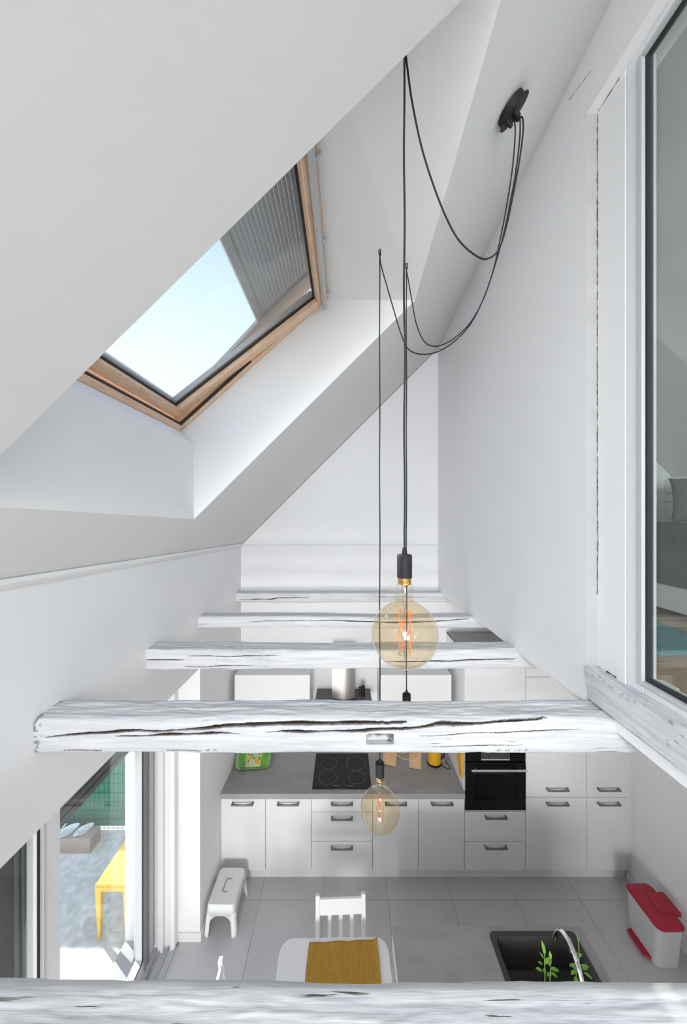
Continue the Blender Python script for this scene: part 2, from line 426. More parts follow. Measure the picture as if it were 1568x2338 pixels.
xa, xb = -1.95, RIDGE
RW = (-0.82, 0.00, -3.02, -1.98)   # roof window added to hold a lamp, unseen behind the camera
gx, gy = [xa, RW[0], RW[1], xb], [ya, RW[2], RW[3], 0.4]
for i in range(3):
    for j in range(3):
        if i == 1 and j == 1: continue
        mb.quad(rp(gx[i], gy[j]), rp(gx[i+1], gy[j]), rp(gx[i+1], gy[j+1]), rp(gx[i], gy[j+1]))
lift = Vector((-0.12, 0, 0.12))
cr = [rp(RW[0], RW[2]), rp(RW[1], RW[2]), rp(RW[1], RW[3]), rp(RW[0], RW[3])]
for i in range(4): mb.quad(cr[i], cr[(i+1) % 4], cr[(i+1) % 4]+lift, cr[i]+lift)
mb.quad(rp(xa, 0.4), rp(xb, 0.4), R_nt, R_nb); mb.quad(rp(xa, ya), R_nb, R_fb, rp(xa, yb_))
mb.quad(rp(xa, yb_), R_fb, R_ft, rp(xb, yb_)); mb.quad(R_nt, rp(xb, ya), rp(xb, yb_), R_ft)
L_fb = P(441, 1012, 2.255); L_nb = Vector((L_fb.x, YW0, L_fb.z))
mb.quad(R_fb, L_fb, W_fb, W_ft, R_ft); mb.quad(R_nb, R_nt, W_nt, W_nb, L_nb); mb.quad(R_fb, R_nb, L_nb, L_fb); mb.quad(L_fb, L_nb, W_nb, W_fb); mb.quad(R_ft, W_ft, W_nt, R_nt)
# opposite slope over the bedroom
def rr(x, y): return Vector((x, y, right_z(x, y)))
mb.quad(rr(RIDGE, ya), rr(4.0, ya), rr(4.0, yb_), rr(RIDGE, yb_))
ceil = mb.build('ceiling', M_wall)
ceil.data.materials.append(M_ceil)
for p in ceil.data.polygons:      # shade of the slopes put into their colour, the recess lining keeps the wall white
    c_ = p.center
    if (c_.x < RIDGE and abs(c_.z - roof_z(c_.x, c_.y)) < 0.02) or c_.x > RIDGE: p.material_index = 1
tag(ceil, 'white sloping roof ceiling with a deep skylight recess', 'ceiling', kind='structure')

w6 = empty('window_6', cr[0]+lift); tag(w6, 'added unseen pine roof window in the slope behind the viewer', 'window', kind='structure')
fq = [c_ + lift - (cr[0]+lift) for c_ in cr]; cen = (fq[0]+fq[2])/2; inn = [cen + (q-cen)*0.86 for q in fq]
for i in range(4):
    j = (i+1) % 4; u_ = lift*0.4
    MB().hexa([fq[i], fq[j], inn[j], inn[i], fq[i]+u_, fq[j]+u_, inn[j]+u_, inn[i]+u_]).build('window_frame', M_pine_y, w6)
MB().hexa([inn[0]+lift*0.15, inn[1]+lift*0.15, inn[2]+lift*0.15, inn[3]+lift*0.15] + [q+lift*0.2 for q in inn]).build('pane', M_glass, w6)
# outer roof covering around the skylight
mb = MB(); off = EN*0.075
def ro(s, y): return Bf + ES*s + EN*0.01 + Vector((0, y - Bf.y, 0))
mb.quad(ro(-1.2, 0.0), ro(SL+1.6, 0.0), ro(SL+1.6, YW0), ro(-1.2, YW0)); mb.quad(ro(-1.2, YW1), ro(SL+1.6, YW1), ro(SL+1.6, yb_), ro(-1.2, yb_))
mb.quad(ro(-1.2, YW0), ro(0, YW0), ro(0, YW1), ro(-1.2, YW1)); mb.quad(ro(SL, YW0), ro(SL+1.6, YW0), ro(SL+1.6, YW1), ro(SL, YW1))
tag(mb.build('roof', M_roofo), 'outer roof boarding around the skylight', 'roof', kind='structure')

# thin plaster ledges at the foot of the slope
mb = MB(); pts = [YR, 0.3, 1.28, 1.94, 2.61, 3.3, YB]
for a, b in zip(pts, pts[1:]):
    pa, pb = [], []
    for y, L in ((a, pa), (b, pb)):
        x = xl(y); z = roof_z(x, y)
        for dx, dz in ((-0.02, 0.012), (0.030, 0.022), (0.034, 0.004), (0.012, -0.022), (-0.02, -0.03)): L.append((x+dx, y, z+dz))
    n = 5; mb.add(pa+pb, [(i, (i+1) % n, n+(i+1) % n, n+i) for i in range(n)] + ([tuple(range(n))] if a == pts[0] else []))
t1 = mb.build('trim_1', M_wall, smooth=50); tag(t1, 'rounded white plaster ledge along the foot of the roof slope', 'trim', kind='structure')
zb = roof_z(xl(YB), YB)
t2 = MB().prism([(YB+0.01, zb-0.016), (YB-0.010, zb-0.010), (YB-0.014, zb), (YB-0.004, zb+0.008), (YB+0.01, zb+0.010)], xl(YB), XP, 'x').build('trim_2', M_wall)
tag(t2, 'thin white plaster ledge across the gable wall above the beams', 'trim', kind='structure')

# loft slab, partition and its board
slab = MB().box(XP+0.02, 4.0, YR, YB, 2.735, 2.78).build('ceiling_kitchen', M_wall)
tag(slab, 'white flat kitchen ceiling under the bedroom loft', 'ceiling', kind='structure')
YS = 1.537; ZH = 5.416; XB = 1.135
mb = MB()
def wz(y): return roof_z(XP, y) + 0.02
mb.prism([(YS, 2.775), (YB, 2.716), (YB, wz(YB)), (YS, wz(YS))], XP, XP+0.17, 'x')
mb.prism([(YR, ZH), (YS, ZH), (YS, wz(YS)), (YR, wz(YR))], XP, XP+0.17, 'x')
mb.prism([(1.385, 2.80), (YS, 2.80), (YS, ZH), (1.385, ZH)], XB, XP+0.17, 'x')
wp = mb.build('wall_loft', M_wall)
wp.data.materials.append(mat('darkened_return_plaster', (0.46, 0.455, 0.445), 0.95, var=0.05, vscale=9, bump=0.4, bscale=70))  # rough grey return face, darkened further to offset the direct lamp light
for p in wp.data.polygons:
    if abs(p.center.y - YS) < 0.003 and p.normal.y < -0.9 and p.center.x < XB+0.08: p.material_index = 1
tag(wp, 'white partition wall of the loft bedroom beside the big glass pane', 'wall', kind='structure')
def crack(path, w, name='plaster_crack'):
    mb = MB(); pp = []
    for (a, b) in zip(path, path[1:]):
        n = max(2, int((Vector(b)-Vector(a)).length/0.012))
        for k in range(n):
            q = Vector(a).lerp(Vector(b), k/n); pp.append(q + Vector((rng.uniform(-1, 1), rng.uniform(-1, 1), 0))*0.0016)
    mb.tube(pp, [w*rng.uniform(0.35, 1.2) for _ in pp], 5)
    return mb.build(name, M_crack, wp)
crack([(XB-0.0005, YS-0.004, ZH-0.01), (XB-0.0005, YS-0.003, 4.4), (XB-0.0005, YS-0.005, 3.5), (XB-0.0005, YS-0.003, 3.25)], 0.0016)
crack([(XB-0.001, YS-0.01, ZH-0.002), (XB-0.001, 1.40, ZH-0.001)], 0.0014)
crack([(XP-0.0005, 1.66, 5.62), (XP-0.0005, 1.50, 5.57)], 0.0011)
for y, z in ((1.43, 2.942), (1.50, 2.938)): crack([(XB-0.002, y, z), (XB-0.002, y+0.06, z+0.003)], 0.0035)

# tall fixed glazing of the loft
w2 = empty('window_2', (XB, 0.3, 2.94)); tag(w2, 'tall white framed glass pane between kitchen void and bedroom', 'window', kind='structure')
GY1, GY0, GZ0, GZ1 = 1.302, -0.9, 2.99, 5.357
def W2(mb): 
    mb.v = [(x-XB, y-0.3, z-2.94) for x, y, z in mb.v]; return mb
FY1 = 1.383
mb = MB(); xi, xo_ = XB+0.004, XB+0.044
mb.box(xi, xo_, GY1, FY1, 2.935, ZH); mb.box(xi, xo_, GY0-0.08, GY0, 2.935, ZH); mb.box(xi, xo_, GY0, GY1, 2.935, GZ0); mb.box(xi, xo_, GY0, GY1, GZ1, ZH)
W2(mb).build('window_frame', M_pvc, w2, bevel=0.004)
mb = MB(); b0 = 0.020
for (ya_, yb2, za, zb2) in ((GY1-0.0, GY1+b0, GZ0-b0, GZ1+b0), (GY0, GY1, GZ0-b0, GZ0), (GY0, GY1, GZ1, GZ1+b0)): mb.box(XB-0.004, xi+0.004, ya_, yb2, za, zb2)
W2(mb).build('glazing_bead', M_pvcg, w2, bevel=0.003)
mb = MB(); g = 0.014; xg0, xg1 = XB+0.008, XB+0.024
mb.box(xg0, xg1, GY1-g, GY1, GZ0, GZ1); mb.box(xg0, xg1, GY0, GY1-g, GZ0, GZ0+g); mb.box(xg0, xg1, GY0, GY1-g, GZ1-g, GZ1)
W2(mb).build('gasket', M_rubber, w2)
W2(MB().box(XB+0.012, XB+0.016, GY0, GY1-0.002, GZ0+0.002, GZ1-0.002)).build('pane', M_glassg, w2)
W2(MB().box(XB+0.028, XB+0.032, GY0, GY1-0.002, GZ0+0.002, GZ1-0.002)).build('pane', M_glassg, w2)
mb = MB(); mb.box(XB+0.033, XB+0.044, GY1-0.008, GY1, GZ0, GZ1); mb.box(XB+0.033, XB+0.044, GY0, GY1-0.008, GZ0, GZ0+0.012)
W2(mb).build('inner_bead', M_pvc, w2)

# ------------------------------------------------------------------ timber beams
def sines(x, r, amp, lo, hi, n=5):
    y = np.zeros_like(x)
    for _ in range(n): y += np.sin(x*r.uniform(lo, hi) + r.uniform(0, 6.28))*r.uniform(0.3, 1)
    return y*amp/n*1.6
def make_beam(label, x0, x1, yf, yb, zt, zb, seed, cracks=(), nx=420, nf=40, nt=26, rough=0.006, notch=None, wob=0.008, enddirt=0.0, round_=0.02):
    r = random.Random(seed); hgt, dep = zt-zb, yb-yf
    prof = []  # (dy, dz, ny, nz, face, t)
    def arc(cy, cz, a0, n=4):
        for k in range(1, n):
            a = a0 + math.pi/2*k/n; prof.append((cy+math.cos(a)*round_, cz+math.sin(a)*round_, math.cos(a), math.sin(a), 'corner', 0))
    R = round_
    for k in range(nf+1): prof.append((0, R+(hgt-2*R)*k/nf, -1, 0, 'front', (R+(hgt-2*R)*k/nf)/hgt))
    cs = [(R, hgt-R, math.pi, -1)]
    def arc2(cy, cz, a_from, a_to, n=6, face='corner'):
        for k in range(1, n):
            a = a_from + (a_to-a_from)*k/n; prof.append((cy+math.cos(a)*R, cz+math.sin(a)*R, math.cos(a), math.sin(a), face, (cz+math.sin(a)*R)/hgt))
    arc2(R, hgt-R, math.pi, math.pi/2, 12, 'front')
    for k in range(nt+1): prof.append((R+(dep-2*R)*k/nt, hgt, 0, 1, 'top', k/nt))
    arc2(dep-R, hgt-R, math.pi/2, 0)
    for k in range(9): prof.append((dep, hgt-R-(hgt-2*R)*k/8, 1, 0, 'back', k/8))
    arc2(dep-R, R, 0, -math.pi/2)
    for k in range(9): prof.append((dep-R-(dep-2*R)*k/8, 0, 0, -1, 'bottom', k/8))
    arc2(R, R, -math.pi/2, -math.pi, 8, 'front')
    m = len(prof); xs = np.linspace(x0, x1, nx)
    oy, oz = sines(xs, r, wob, 1.0, 4.5), sines(xs, r, wob, 1.0, 4.5)
    sh, sdp = sines(xs, r, wob*0.9, 1.2, 5), sines(xs, r, wob*0.9, 1.2, 5)
    ck = []
    for c in cracks:
        px = np.array([p[0] for p in c['pts']]); pt = np.array([p[1] for p in c['pts']])
        t = np.interp(xs, px, pt) + sines(xs, r, 0.022, 6, 30) + np.array([r.uniform(-1, 1) for _ in xs])*0.006
        u = np.clip((xs-px[0])/(px[-1]-px[0]), 0, 1); env = np.where((xs >= px[0]) & (xs <= px[-1]), np.sin(u*math.pi)**0.5, 0)
        w = c['w']*env*(1+0.45*sines(xs, r, 1.0, 8, 40))
        ck.append((c['face'], t, np.clip(w, 0, None), c['d']))
    verts = np.zeros((nx, m, 3)); bare = np.zeros((nx, m))
    P0 = r.uniform(0, 50)
    for j, (dy, dz, ny, nz_, face, t) in enumerate(prof):
        L = hgt if face == 'front' else dep
        fy, fz = dy/dep - 0.5, dz/hgt
        for i in range(nx):
            x = xs[i]
            d = rough*(mnoise.noise((x*3+P0, dy*14, dz*14)) + 0.5*mnoise.noise((x*9+P0, dy*60, dz*60)) + 0.25*mnoise.noise((x*30+P0, dy*140, dz*140)))
            b = 0.0
            for face_c, tc, w, dd in ck:
                if face_c == face and w[i] > 0.0006:
                    q = abs(t-tc[i])*L/w[i]
                    if q < 1.6:
                        if q < 1: d -= dd*(1-q*q)
                        b = max(b, min(1.0, max(0.0, (1.12-q)/0.35)))
            if notch and face == 'front':
                nx0, nx1, t0, t1 = notch
                z_ = dz; l_ = nx0 - (t1 - t)*0.02
                if l_ < x < nx1 and t0 < t < t1:
                    d -= 0.028; 
                    tt = (t-t0)/(t1-t0); b = max(b, min(0.9, max(0.0, (tt-0.25)*2.0 + 0.5*mnoise.noise((x*45, t*14, 3.3)))), 0.75 if x > nx1-0.022 and mnoise.noise((x*50, t*20, 1.3)) > -0.2 else 0.0)
            if enddirt and x < x0 + 0.30:
                e_ = max(0, 1-abs(x-xl((yf+yb)/2))/enddirt)
                if mnoise.noise((x*70, dy*50+3, dz*50)) + e_*0.9 > 0.75: b = max(b, 0.7*e_)
            verts[i, j] = (x, yf+dy+oy[i]+fy*sdp[i]+ny*d, zb+dz+oz[i]+(fz-0.5)*sh[i]+nz_*d); bare[i, j] = b
    V = verts.reshape(-1, 3)
    faces = [(i*m+j, i*m+(j+1) % m, (i+1)*m+(j+1) % m, (i+1)*m+j) for i in range(nx-1) for j in range(m)]
    faces += [tuple(range(m))[::-1], tuple(range((nx-1)*m, nx*m))]
    me = bpy.data.meshes.new('timber_beam'); me.from_pydata([tuple(p) for p in V], [], faces); me.update()
    at = me.attributes.new('bare', 'FLOAT', 'POINT'); at.data.foreach_set('value', bare.reshape(-1).astype(np.float32))
    bm = bmesh.new(); bm.from_mesh(me); bmesh.ops.recalc_face_normals(bm, faces=bm.faces); bm.to_mesh(me); bm.free()
    me.materials.append(M_beam); finish(me, 60)
    o = bpy.data.objects.new('timber_beam', me); COL.objects.link(o)
    tag(o, label, 'beam', 'whitewashed timber beams across the void')
    return o
XE = 2.80
make_beam('whitewashed beam nearest the viewer, cropped by the bottom edge', -1.30, XE, 0.47, 0.635, 2.785, 2.62, 11, nx=520, nf=12, nt=44, rough=0.0035, wob=0.006, round_=0.03,
    cracks=[dict(face='top', pts=[(0.14, 0.25), (0.24, 0.30)], w=0.004, d=0.006), dict(face='top', pts=[(0.46, 0.55), (0.50, 0.5)], w=0.003, d=0.004)])
make_beam('whitewashed beam with a long dark split and a square mortise hole', -1.30, XE, 1.405, 1.56, 2.785, 2.632, 23, nx=760, nf=66, nt=34, rough=0.007, enddirt=0.05, round_=0.030,
    notch=(0.10, 0.207, 0.31, 0.585),
    cracks=[dict(face='front', pts=[(-1.22, 0.50), (-1.02, 0.62), (-0.82, 0.68), (-0.66, 0.69)], w=0.0065, d=0.020),
            dict(face='front', pts=[(-0.93, 0.526), (-0.72, 0.57), (-0.556, 0.585), (-0.42, 0.59)], w=0.0055, d=0.018),
            dict(face='front', pts=[(-0.74, 0.665), (-0.49, 0.78), (-0.308, 0.83), (0.03, 0.855), (0.26, 0.91)], w=0.0090, d=0.028),
            dict(face='front', pts=[(-0.32, 0.61), (0.03, 0.655), (0.20, 0.72), (0.326, 0.796), (0.405, 0.868), (0.45, 0.835), (0.66, 0.92), (0.84, 0.98)], w=0.0068, d=0.020),
            dict(face='front', pts=[(0.30, 0.54), (0.62, 0.64), (1.0, 0.72)], w=0.0022, d=0.008),
            dict(face='front', pts=[(-0.75, 0.13), (-0.50, 0.14)], w=0.0022, d=0.005), dict(face='front', pts=[(-1.15, 0.12), (-0.98, 0.12)], w=0.003, d=0.006),
            dict(face='front', pts=[(0.62, 0.16), (0.80, 0.18)], w=0.002, d=0.005), dict(face='front', pts=[(0.35, 0.25), (0.75, 0.32)], w=0.0016, d=0.004),
            dict(face='front', pts=[(0.95, 0.06), (1.20, 0.08)], w=0.006, d=0.008),
            dict(face='top', pts=[(-0.9, 0.5), (-0.3, 0.52)], w=0.0016, d=0.004), dict(face='top', pts=[(0.4, 0.3), (1.0, 0.34)], w=0.0016, d=0.004)])
make_beam('whitewashed beam third from the viewer with thin splits, behind the upper bulb', -1.30, XE, 2.155, 2.30, 2.765, 2.640, 35, nx=440, nf=40, nt=22,
    cracks=[dict(face='front', pts=[(-1.26, 0.48), (-1.0, 0.50)], w=0.0035, d=0.008), dict(face='front', pts=[(-1.0, 0.72), (-0.75, 0.70), (-0.4, 0.74)], w=0.0028, d=0.006),
            dict(face='front', pts=[(-1.0, 0.18), (-0.55, 0.26)], w=0.0022, d=0.005), dict(face='front', pts=[(0.25, 0.40), (0.7, 0.46), (1.1, 0.52)], w=0.004, d=0.010),
            dict(face='top', pts=[(-0.95, 0.25), (-0.6, 0.5)], w=0.0028, d=0.004)])
make_beam('slim whitewashed beam second from the gable wall with one long split', -1.30, XE, 2.875, 3.00, 2.752, 2.655, 47, nx=380, nf=28, nt=14, rough=0.004,
    cracks=[dict(face='front', pts=[(-0.2, 0.70), (0.4, 0.56), (0.75, 0.62), (1.05, 0.85)], w=0.005, d=0.012), dict(face='front', pts=[(-0.8, 0.55), (-0.1, 0.62)], w=0.0022, d=0.004)])
make_beam('thin whitewashed beam farthest away, against the gable wall', -1.30, XE, 3.79, 3.93, 2.735, 2.63, 59, nx=340, nf=24, nt=10, rough=0.003, wob=0.005,
    cracks=[dict(face='front', pts=[(-1.16, 0.35), (-0.80, 0.38), (-0.72, 0.52), (-0.36, 0.58)], w=0.0045, d=0.010), dict(face='front', pts=[(0.3, 0.6), (0.9, 0.55)], w=0.0022, d=0.004)])

# timber sill under the loft glazing
def make_sill():
    r = random.Random(5); mb = MB(); ys = np.concatenate([np.linspace(YR, 0.5, 60), np.linspace(0.51, YS, 330)]); prof = []
    z0, z1, x0, x1 = 2.80, 2.94, XP-0.004, XP+0.16
    n = 26
    for k in range(n+1): prof.append((x1-(x1-x0)*k/n, z1, 0, 1))
    for k in range(1, n+1): prof.append((x0, z1-(z1-z0)*k/n, -1, 0))
    for k in range(1, 4): prof.append((x0+(x1-x0)*k/3, z0, 0, -1))
    prof.append((x1, (z0+z1)/2, 1, 0)); m = len(prof); bare = []
    for y in ys:
        for (x, z, nx_, nz_) in prof:
            d = 0.006*mnoise.noise((x*18, y*4, z*18)) + 0.003*mnoise.noise((x*60, y*16, z*60))
            mb.v.append((y, -(x+nx_*d), z+nz_*d))
            q = mnoise.noise((x*90+9, y*45, z*130)); e_ = 1.0 if (nx_ == -1 and z > z1-0.03) else 0.0
            bare.append(0.5 if q > 0.60-0.12*e_ else 0.0)
    for i in range(len(ys)-1):
        for j in range(m): mb.f.append((i*m+j, i*m+(j+1) % m, (i+1)*m+(j+1) % m, (i+1)*m+j))
    mb.f += [tuple(range(m))[::-1], tuple(range((len(ys)-1)*m, len(ys)*m))]
    me = mb.mesh('timber_sill', M_beam, 50)
    at = me.attributes.new('bare', 'FLOAT', 'POINT'); at.data.foreach_set('value', np.array(bare, dtype=np.float32))
    so2 = obj('timber_sill', me); so2.rotation_euler = (0, 0, math.pi/2)
    return tag(so2, 'rough whitewashed timber sill beneath the loft glass pane', 'sill')
make_sill()

# ------------------------------------------------------------------ skylight (window_1)
w1 = bpy.data.objects.new('window_1', None); COL.objects.link(w1)
tag(w1, 'pine framed roof window tilted slightly open onto blue sky', 'window', kind='structure')
w1.matrix_world = Matrix(((ES.x, 0, EN.x, Bf.x), (0, 1, 0, YW0), (ES.z, 0, EN.z, Bf.z), (0, 0, 0, 1)))   # local: x up the slope, y along the wall, z outwards
WY = YW1 - YW0; FW = 0.035
MB().box(0, FW, 0, WY, 0, 0.09).build('bottom_frame', M_pine_y, w1, bevel=0.003)
MB().box(SL-FW, SL, 0, WY, 0, 0.09).build('top_frame', M_pine_y, w1, bevel=0.003)
MB().box(FW, SL-FW, 0, FW, 0, 0.09).build('side_frame', M_pine_x, w1, bevel=0.003)
sf = MB().box(FW, SL-FW, WY-FW, WY, 0, 0.09).build('side_frame', M_pine_x, w1, bevel=0.003)
MB().lathe([(0.006, 0), (0.011, 0), (0.011, 0.004), (0.006, 0.004)], 16, (0.02, WY-0.018, -0.003)).build('screw_cap', M_pvcg, sf)
MB().box(FW-0.004, FW+0.006, FW, WY-FW, 0.010, 0.030).build('frame_seal', mat('brown_seal', (0.05, 0.035, 0.028), 0.8, var=0.1), w1)
MB().box(FW+0.006, SL*0.5, WY-FW-0.005, WY-FW+0.004, 0.010, 0.030).build('frame_seal', MATS['brown_seal'], w1)
sash = bpy.data.objects.new('sash', None); COL.objects.link(sash); sash.parent = w1
PIV = SL*0.52
sash.matrix_local = Matrix.Translation((PIV, 0, 0.045)) @ Matrix.Rotation(math.radians(4.2), 4, 'Y')
s0, s1, q0, q1, SW = FW+0.006-PIV, SL-FW-0.012-PIV, FW+0.008, WY-FW-0.006, 0.062
sz0, sz1 = -0.03, 0.025
mb = MB(); mb.box(s0, s0+SW, q0, q1, sz0, sz1); sb = mb.build('bottom_rail', M_pine_y, sash, bevel=0.004)
mb = MB(); mb.box(s1-SW*0.8, s1, q0, q1, sz0, sz1); mb.build('top_rail', M_pine_y, sash, bevel=0.004)
MB().box(s0+SW, s1-SW*0.8, q0, q0+SW, sz0, sz1).build('side_rail', M_pine_x, sash, bevel=0.004)
MB().box(s0+SW, s1-SW*0.8, q1-SW, q1, sz0, sz1).build('side_rail', M_pine_x, sash, bevel=0.004)
mb = MB(); gk = 0.010
a0, a1, b0_, b1_ = s0+SW, s1-SW*0.8, q0+SW, q1-SW
mb.box(a0, a0+gk, b0_, b1_, 0.0, 0.012); mb.box(a1-gk, a1, b0_, b1_, 0.0, 0.012); mb.box(a0, a1, b0_, b0_+gk, 0.0, 0.012); mb.box(a0, a1, b1_-gk, b1_, 0.0, 0.012)
mb.build('gasket', M_rubber, sash)
MB().box(a0, a1, b0_, b1_, 0.003, 0.007).build('pane', M_glass, sash)
mb = MB(); mb.box(a0-0.02, a0+0.022, b0_, b1_, 0.014, 0.045); mb.box(a0, a1, b1_-0.022, b1_+0.02, 0.014, 0.045); mb.box(a0, a1, b0_-0.02, b0_+0.022, 0.014, 0.045)
mb.build('outer_cladding', M_sgrey, sash)
# ventilation bar with its brackets along the top rail
vb = MB().prism([(0, 0), (0.030, 0.0), (0.026, -0.018), (0.006, -0.022)], q0-0.01, q1+0.012, 'y')
vb.v = [(x+s1-0.028, y, z+sz0-0.012) for x, y, z in vb.v]
vb = vb.build('ventilation_bar', M_vent, sash, bevel=0.002)
for yy in (0.30, 0.62, 0.94):
    MB().prism([(s1-0.005, sz0-0.012), (s1+0.045, sz0-0.004), (s1+0.045, sz0+0.010), (s1-0.005, sz0+0.012)], q0+yy*(q1-q0)-0.008, q0+yy*(q1-q0)+0.008, 'y').build('bracket', M_vent, sash)
MB().box(s1-0.030, s1-0.008, q1-0.036, q1-0.010, sz0-0.004, sz0+0.001).build('cover_plate', M_vent, sash, bevel=0.004)
# external roller shutter half way down
rs = bpy.data.objects.new('roller_shutter', None); COL.objects.link(rs)
rs.matrix_world = w1.matrix_world @ Matrix.Translation((0, 0, 0.13)) @ Matrix.Rotation(math.radians(-2.0), 4, 'Y')
tag(rs, 'grey slatted roller shutter half lowered outside the roof window', 'roller shutter')
SH0 = 0.84
ns = 18; sw_ = (SL+0.05-SH0-0.05)/ns
sl_me = MB().prism([(0, 0), (sw_*0.2, 0.006), (sw_*0.8, 0.006), (sw_*1.0, 0.001), (sw_*0.8, -0.004), (sw_*0.2, -0.004)], -0.02, WY-0.048, 'y').mesh('slat', M_sgrey)
for k in range(ns): o = obj('slat', sl_me, rs); o.location = (SH0+0.05+k*sw_, 0, 0)
MB().box(SH0, SH0+0.05, -0.02, WY-0.055, -0.012, 0.012).build('bottom_bar', M_sgrey, rs, bevel=0.004)
MB().prism([(SH0-0.45, WY-0.036), (SH0, WY-0.075), (SL+0.05, WY-0.075), (SL+0.05, WY+0.07), (SH0-0.45, WY+0.07)], -0.012, 0.012, 'z').build('guide_rail', M_sgrey, rs, bevel=0.003)
MB().box(SL+0.05, SL+0.22, -0.05, WY+0.0, -0.05, 0.10).build('shutter_box', M_sgrey, rs, bevel=0.02)

# ------------------------------------------------------------------ sliding door (door_1) in the left wall
d1 = empty('door_1', (-1.5, 1.6, 0)); tag(d1, 'white sliding glass door onto the patio', 'door', kind='structure')
def D(mb): mb.v = [(x+1.5, y-1.6, z) for x, y, z in mb.v]; return mb
FZ = 2.30
mb = MB()
mb.box(-1.63, -1.40, 2.86, DOOR1, 0, FZ); mb.box(-1.435, -1.395, 2.835, 2.862, 0, FZ); mb.box(-1.53, -1.485, 2.825, 2.862, 0, FZ); mb.box(-1.63, -1.60, 2.83, 2.862, 0, FZ)
mb.box(-1.63, -1.40, DOOR0, DOOR0+0.05, 0, FZ); mb.box(-1.63, -1.40, DOOR0, DOOR1, FZ-0.07, FZ)
D(mb).build('door_frame', M_pvc, d1, bevel=0.003)
mb = MB(); mb.box(-1.63, -1.375, DOOR0, DOOR1-0.05, -0.004, 0.004)
D(mb).build('threshold', M_pvcg, d1)
for x in (-1.40, -1.455, -1.515):
    D(MB().box(x-0.006, x+0.006, DOOR0, 2.86, 0.004, 0.022).box(x-0.020, x-0.012, DOOR0, 2.86, 0.004, 0.012)).build('track_rail', M_alu, d1)
def sash_(x0, x1, y0, y1, mats, name='door_sash', sw=(0.10, 0.10)):
    s = D(MB().box(x0, x1, y0, y0+sw[0], 0.03, FZ-0.06).box(x0, x1, y1-sw[1], y1, 0.03, FZ-0.06).box(x0, x1, y0+sw[0], y1-sw[1], 0.03, 0.13).box(x0, x1, y0+sw[0], y1-sw[1], FZ-0.16, FZ-0.06)).build(name, mats, d1, bevel=0.003)
    xm = (x0+x1)/2
    D(MB().box(xm-0.004, xm+0.004, y0+sw[0], y1-sw[1], 0.13, FZ-0.16)).build('pane', M_glass, s)
    D(MB().box(x1-0.002, x1+0.003, y1-sw[1]-0.008, y1-sw[1]+0.004, 0.125, FZ-0.16).box(x1-0.002, x1+0.003, y0+sw[0], y1-sw[1], 0.122, 0.132)).build('gasket', M_rubber, s)
    return s
so_ = sash_(-1.625, -1.565, 1.42, 2.832, mat('light_grey_pvc', (0.66, 0.67, 0.69), 0.35, var=0.02), sw=(0.302, 0.155))
D(MB().box(-1.565, -1.558, 1.42, 1.722, 0.03, FZ-0.06)).build('stile_shade_sheet', M_anth, so_)  # dark sheet, interlock shade and dark reflection put into its colour
D(MB().box(-1.566, -1.556, 2.690, 2.704, 0.03, FZ-0.06).box(-1.566, -1.557, 2.730, 2.756, 0.03, FZ-0.06)).build('brush_seal', mat('dark_grey_seal', (0.22, 0.22, 0.24), 0.7, var=0.05), so_)
D(MB().box(-1.566, -1.556, 1.625, 1.645, 0.03, FZ-0.06).box(-1.566, -1.552, 1.665, 1.678, 0.03, FZ-0.06).box(-1.566, -1.556, 1.70, 1.712, 0.03, FZ-0.06).box(-1.566, -1.554, 1.50, 1.53, 0.03, FZ-0.06)).build('brush_seal', MATS['dark_grey_seal'], so_)
si_ = sash_(-1.515, -1.455, 0.45, 1.765, M_pvc, sw=(0.13, 0.125))
D(MB().box(-1.4555, -1.4515, 1.665, 1.672, 0.03, FZ-0.06)).build('joint_strip', M_pvcg, si_)
# dark roller shutter outside
sh = empty('roller_shutter', (-1.68, 1.6, 1.76)); tag(sh, 'anthracite roller shutter partly lowered outside the sliding door', 'roller shutter')
sm = MB().prism([(-0.006, 0), (0.006, 0.006), (0.008, 0.025), (0.006, 0.044), (-0.006, 0.05), (-0.008, 0.025)], -1.30, 1.22, 'y').mesh('slat', M_anth)
for k in range(11): o = obj('slat', sm, sh); o.location = (0, 0, 0.045+k*0.05)
MB().box(-0.012, 0.012, -1.30, 1.22, 0, 0.045).build('bottom_bar', M_anth, sh, bevel=0.003)
MB().box(-0.03, 0.02, 1.20, 1.24, -1.76, 0.60).build('guide_rail', M_trimw, sh)

# baseboards
bb = MB().prism([(xl(DOOR1)+0.012, DOOR1-0.012), (xl(YB)+0.012, 3.42), (xl(YB), 3.42), (xl(DOOR1), DOOR1), (-1.40, DOOR1), (-1.40, DOOR1-0.012)], 0, 0.075, 'z').build('baseboard_left', M_trimw)
tag(bb, 'low white baseboard around the pier beside the step stool', 'baseboard', kind='structure')
bbr = MB().box(XR-0.014, XR, YR, 3.416, 0, 0.075).build('baseboard_right', M_trimw)
tag(bbr, 'low white baseboard along the wall behind the bin', 'baseboard', kind='structure')

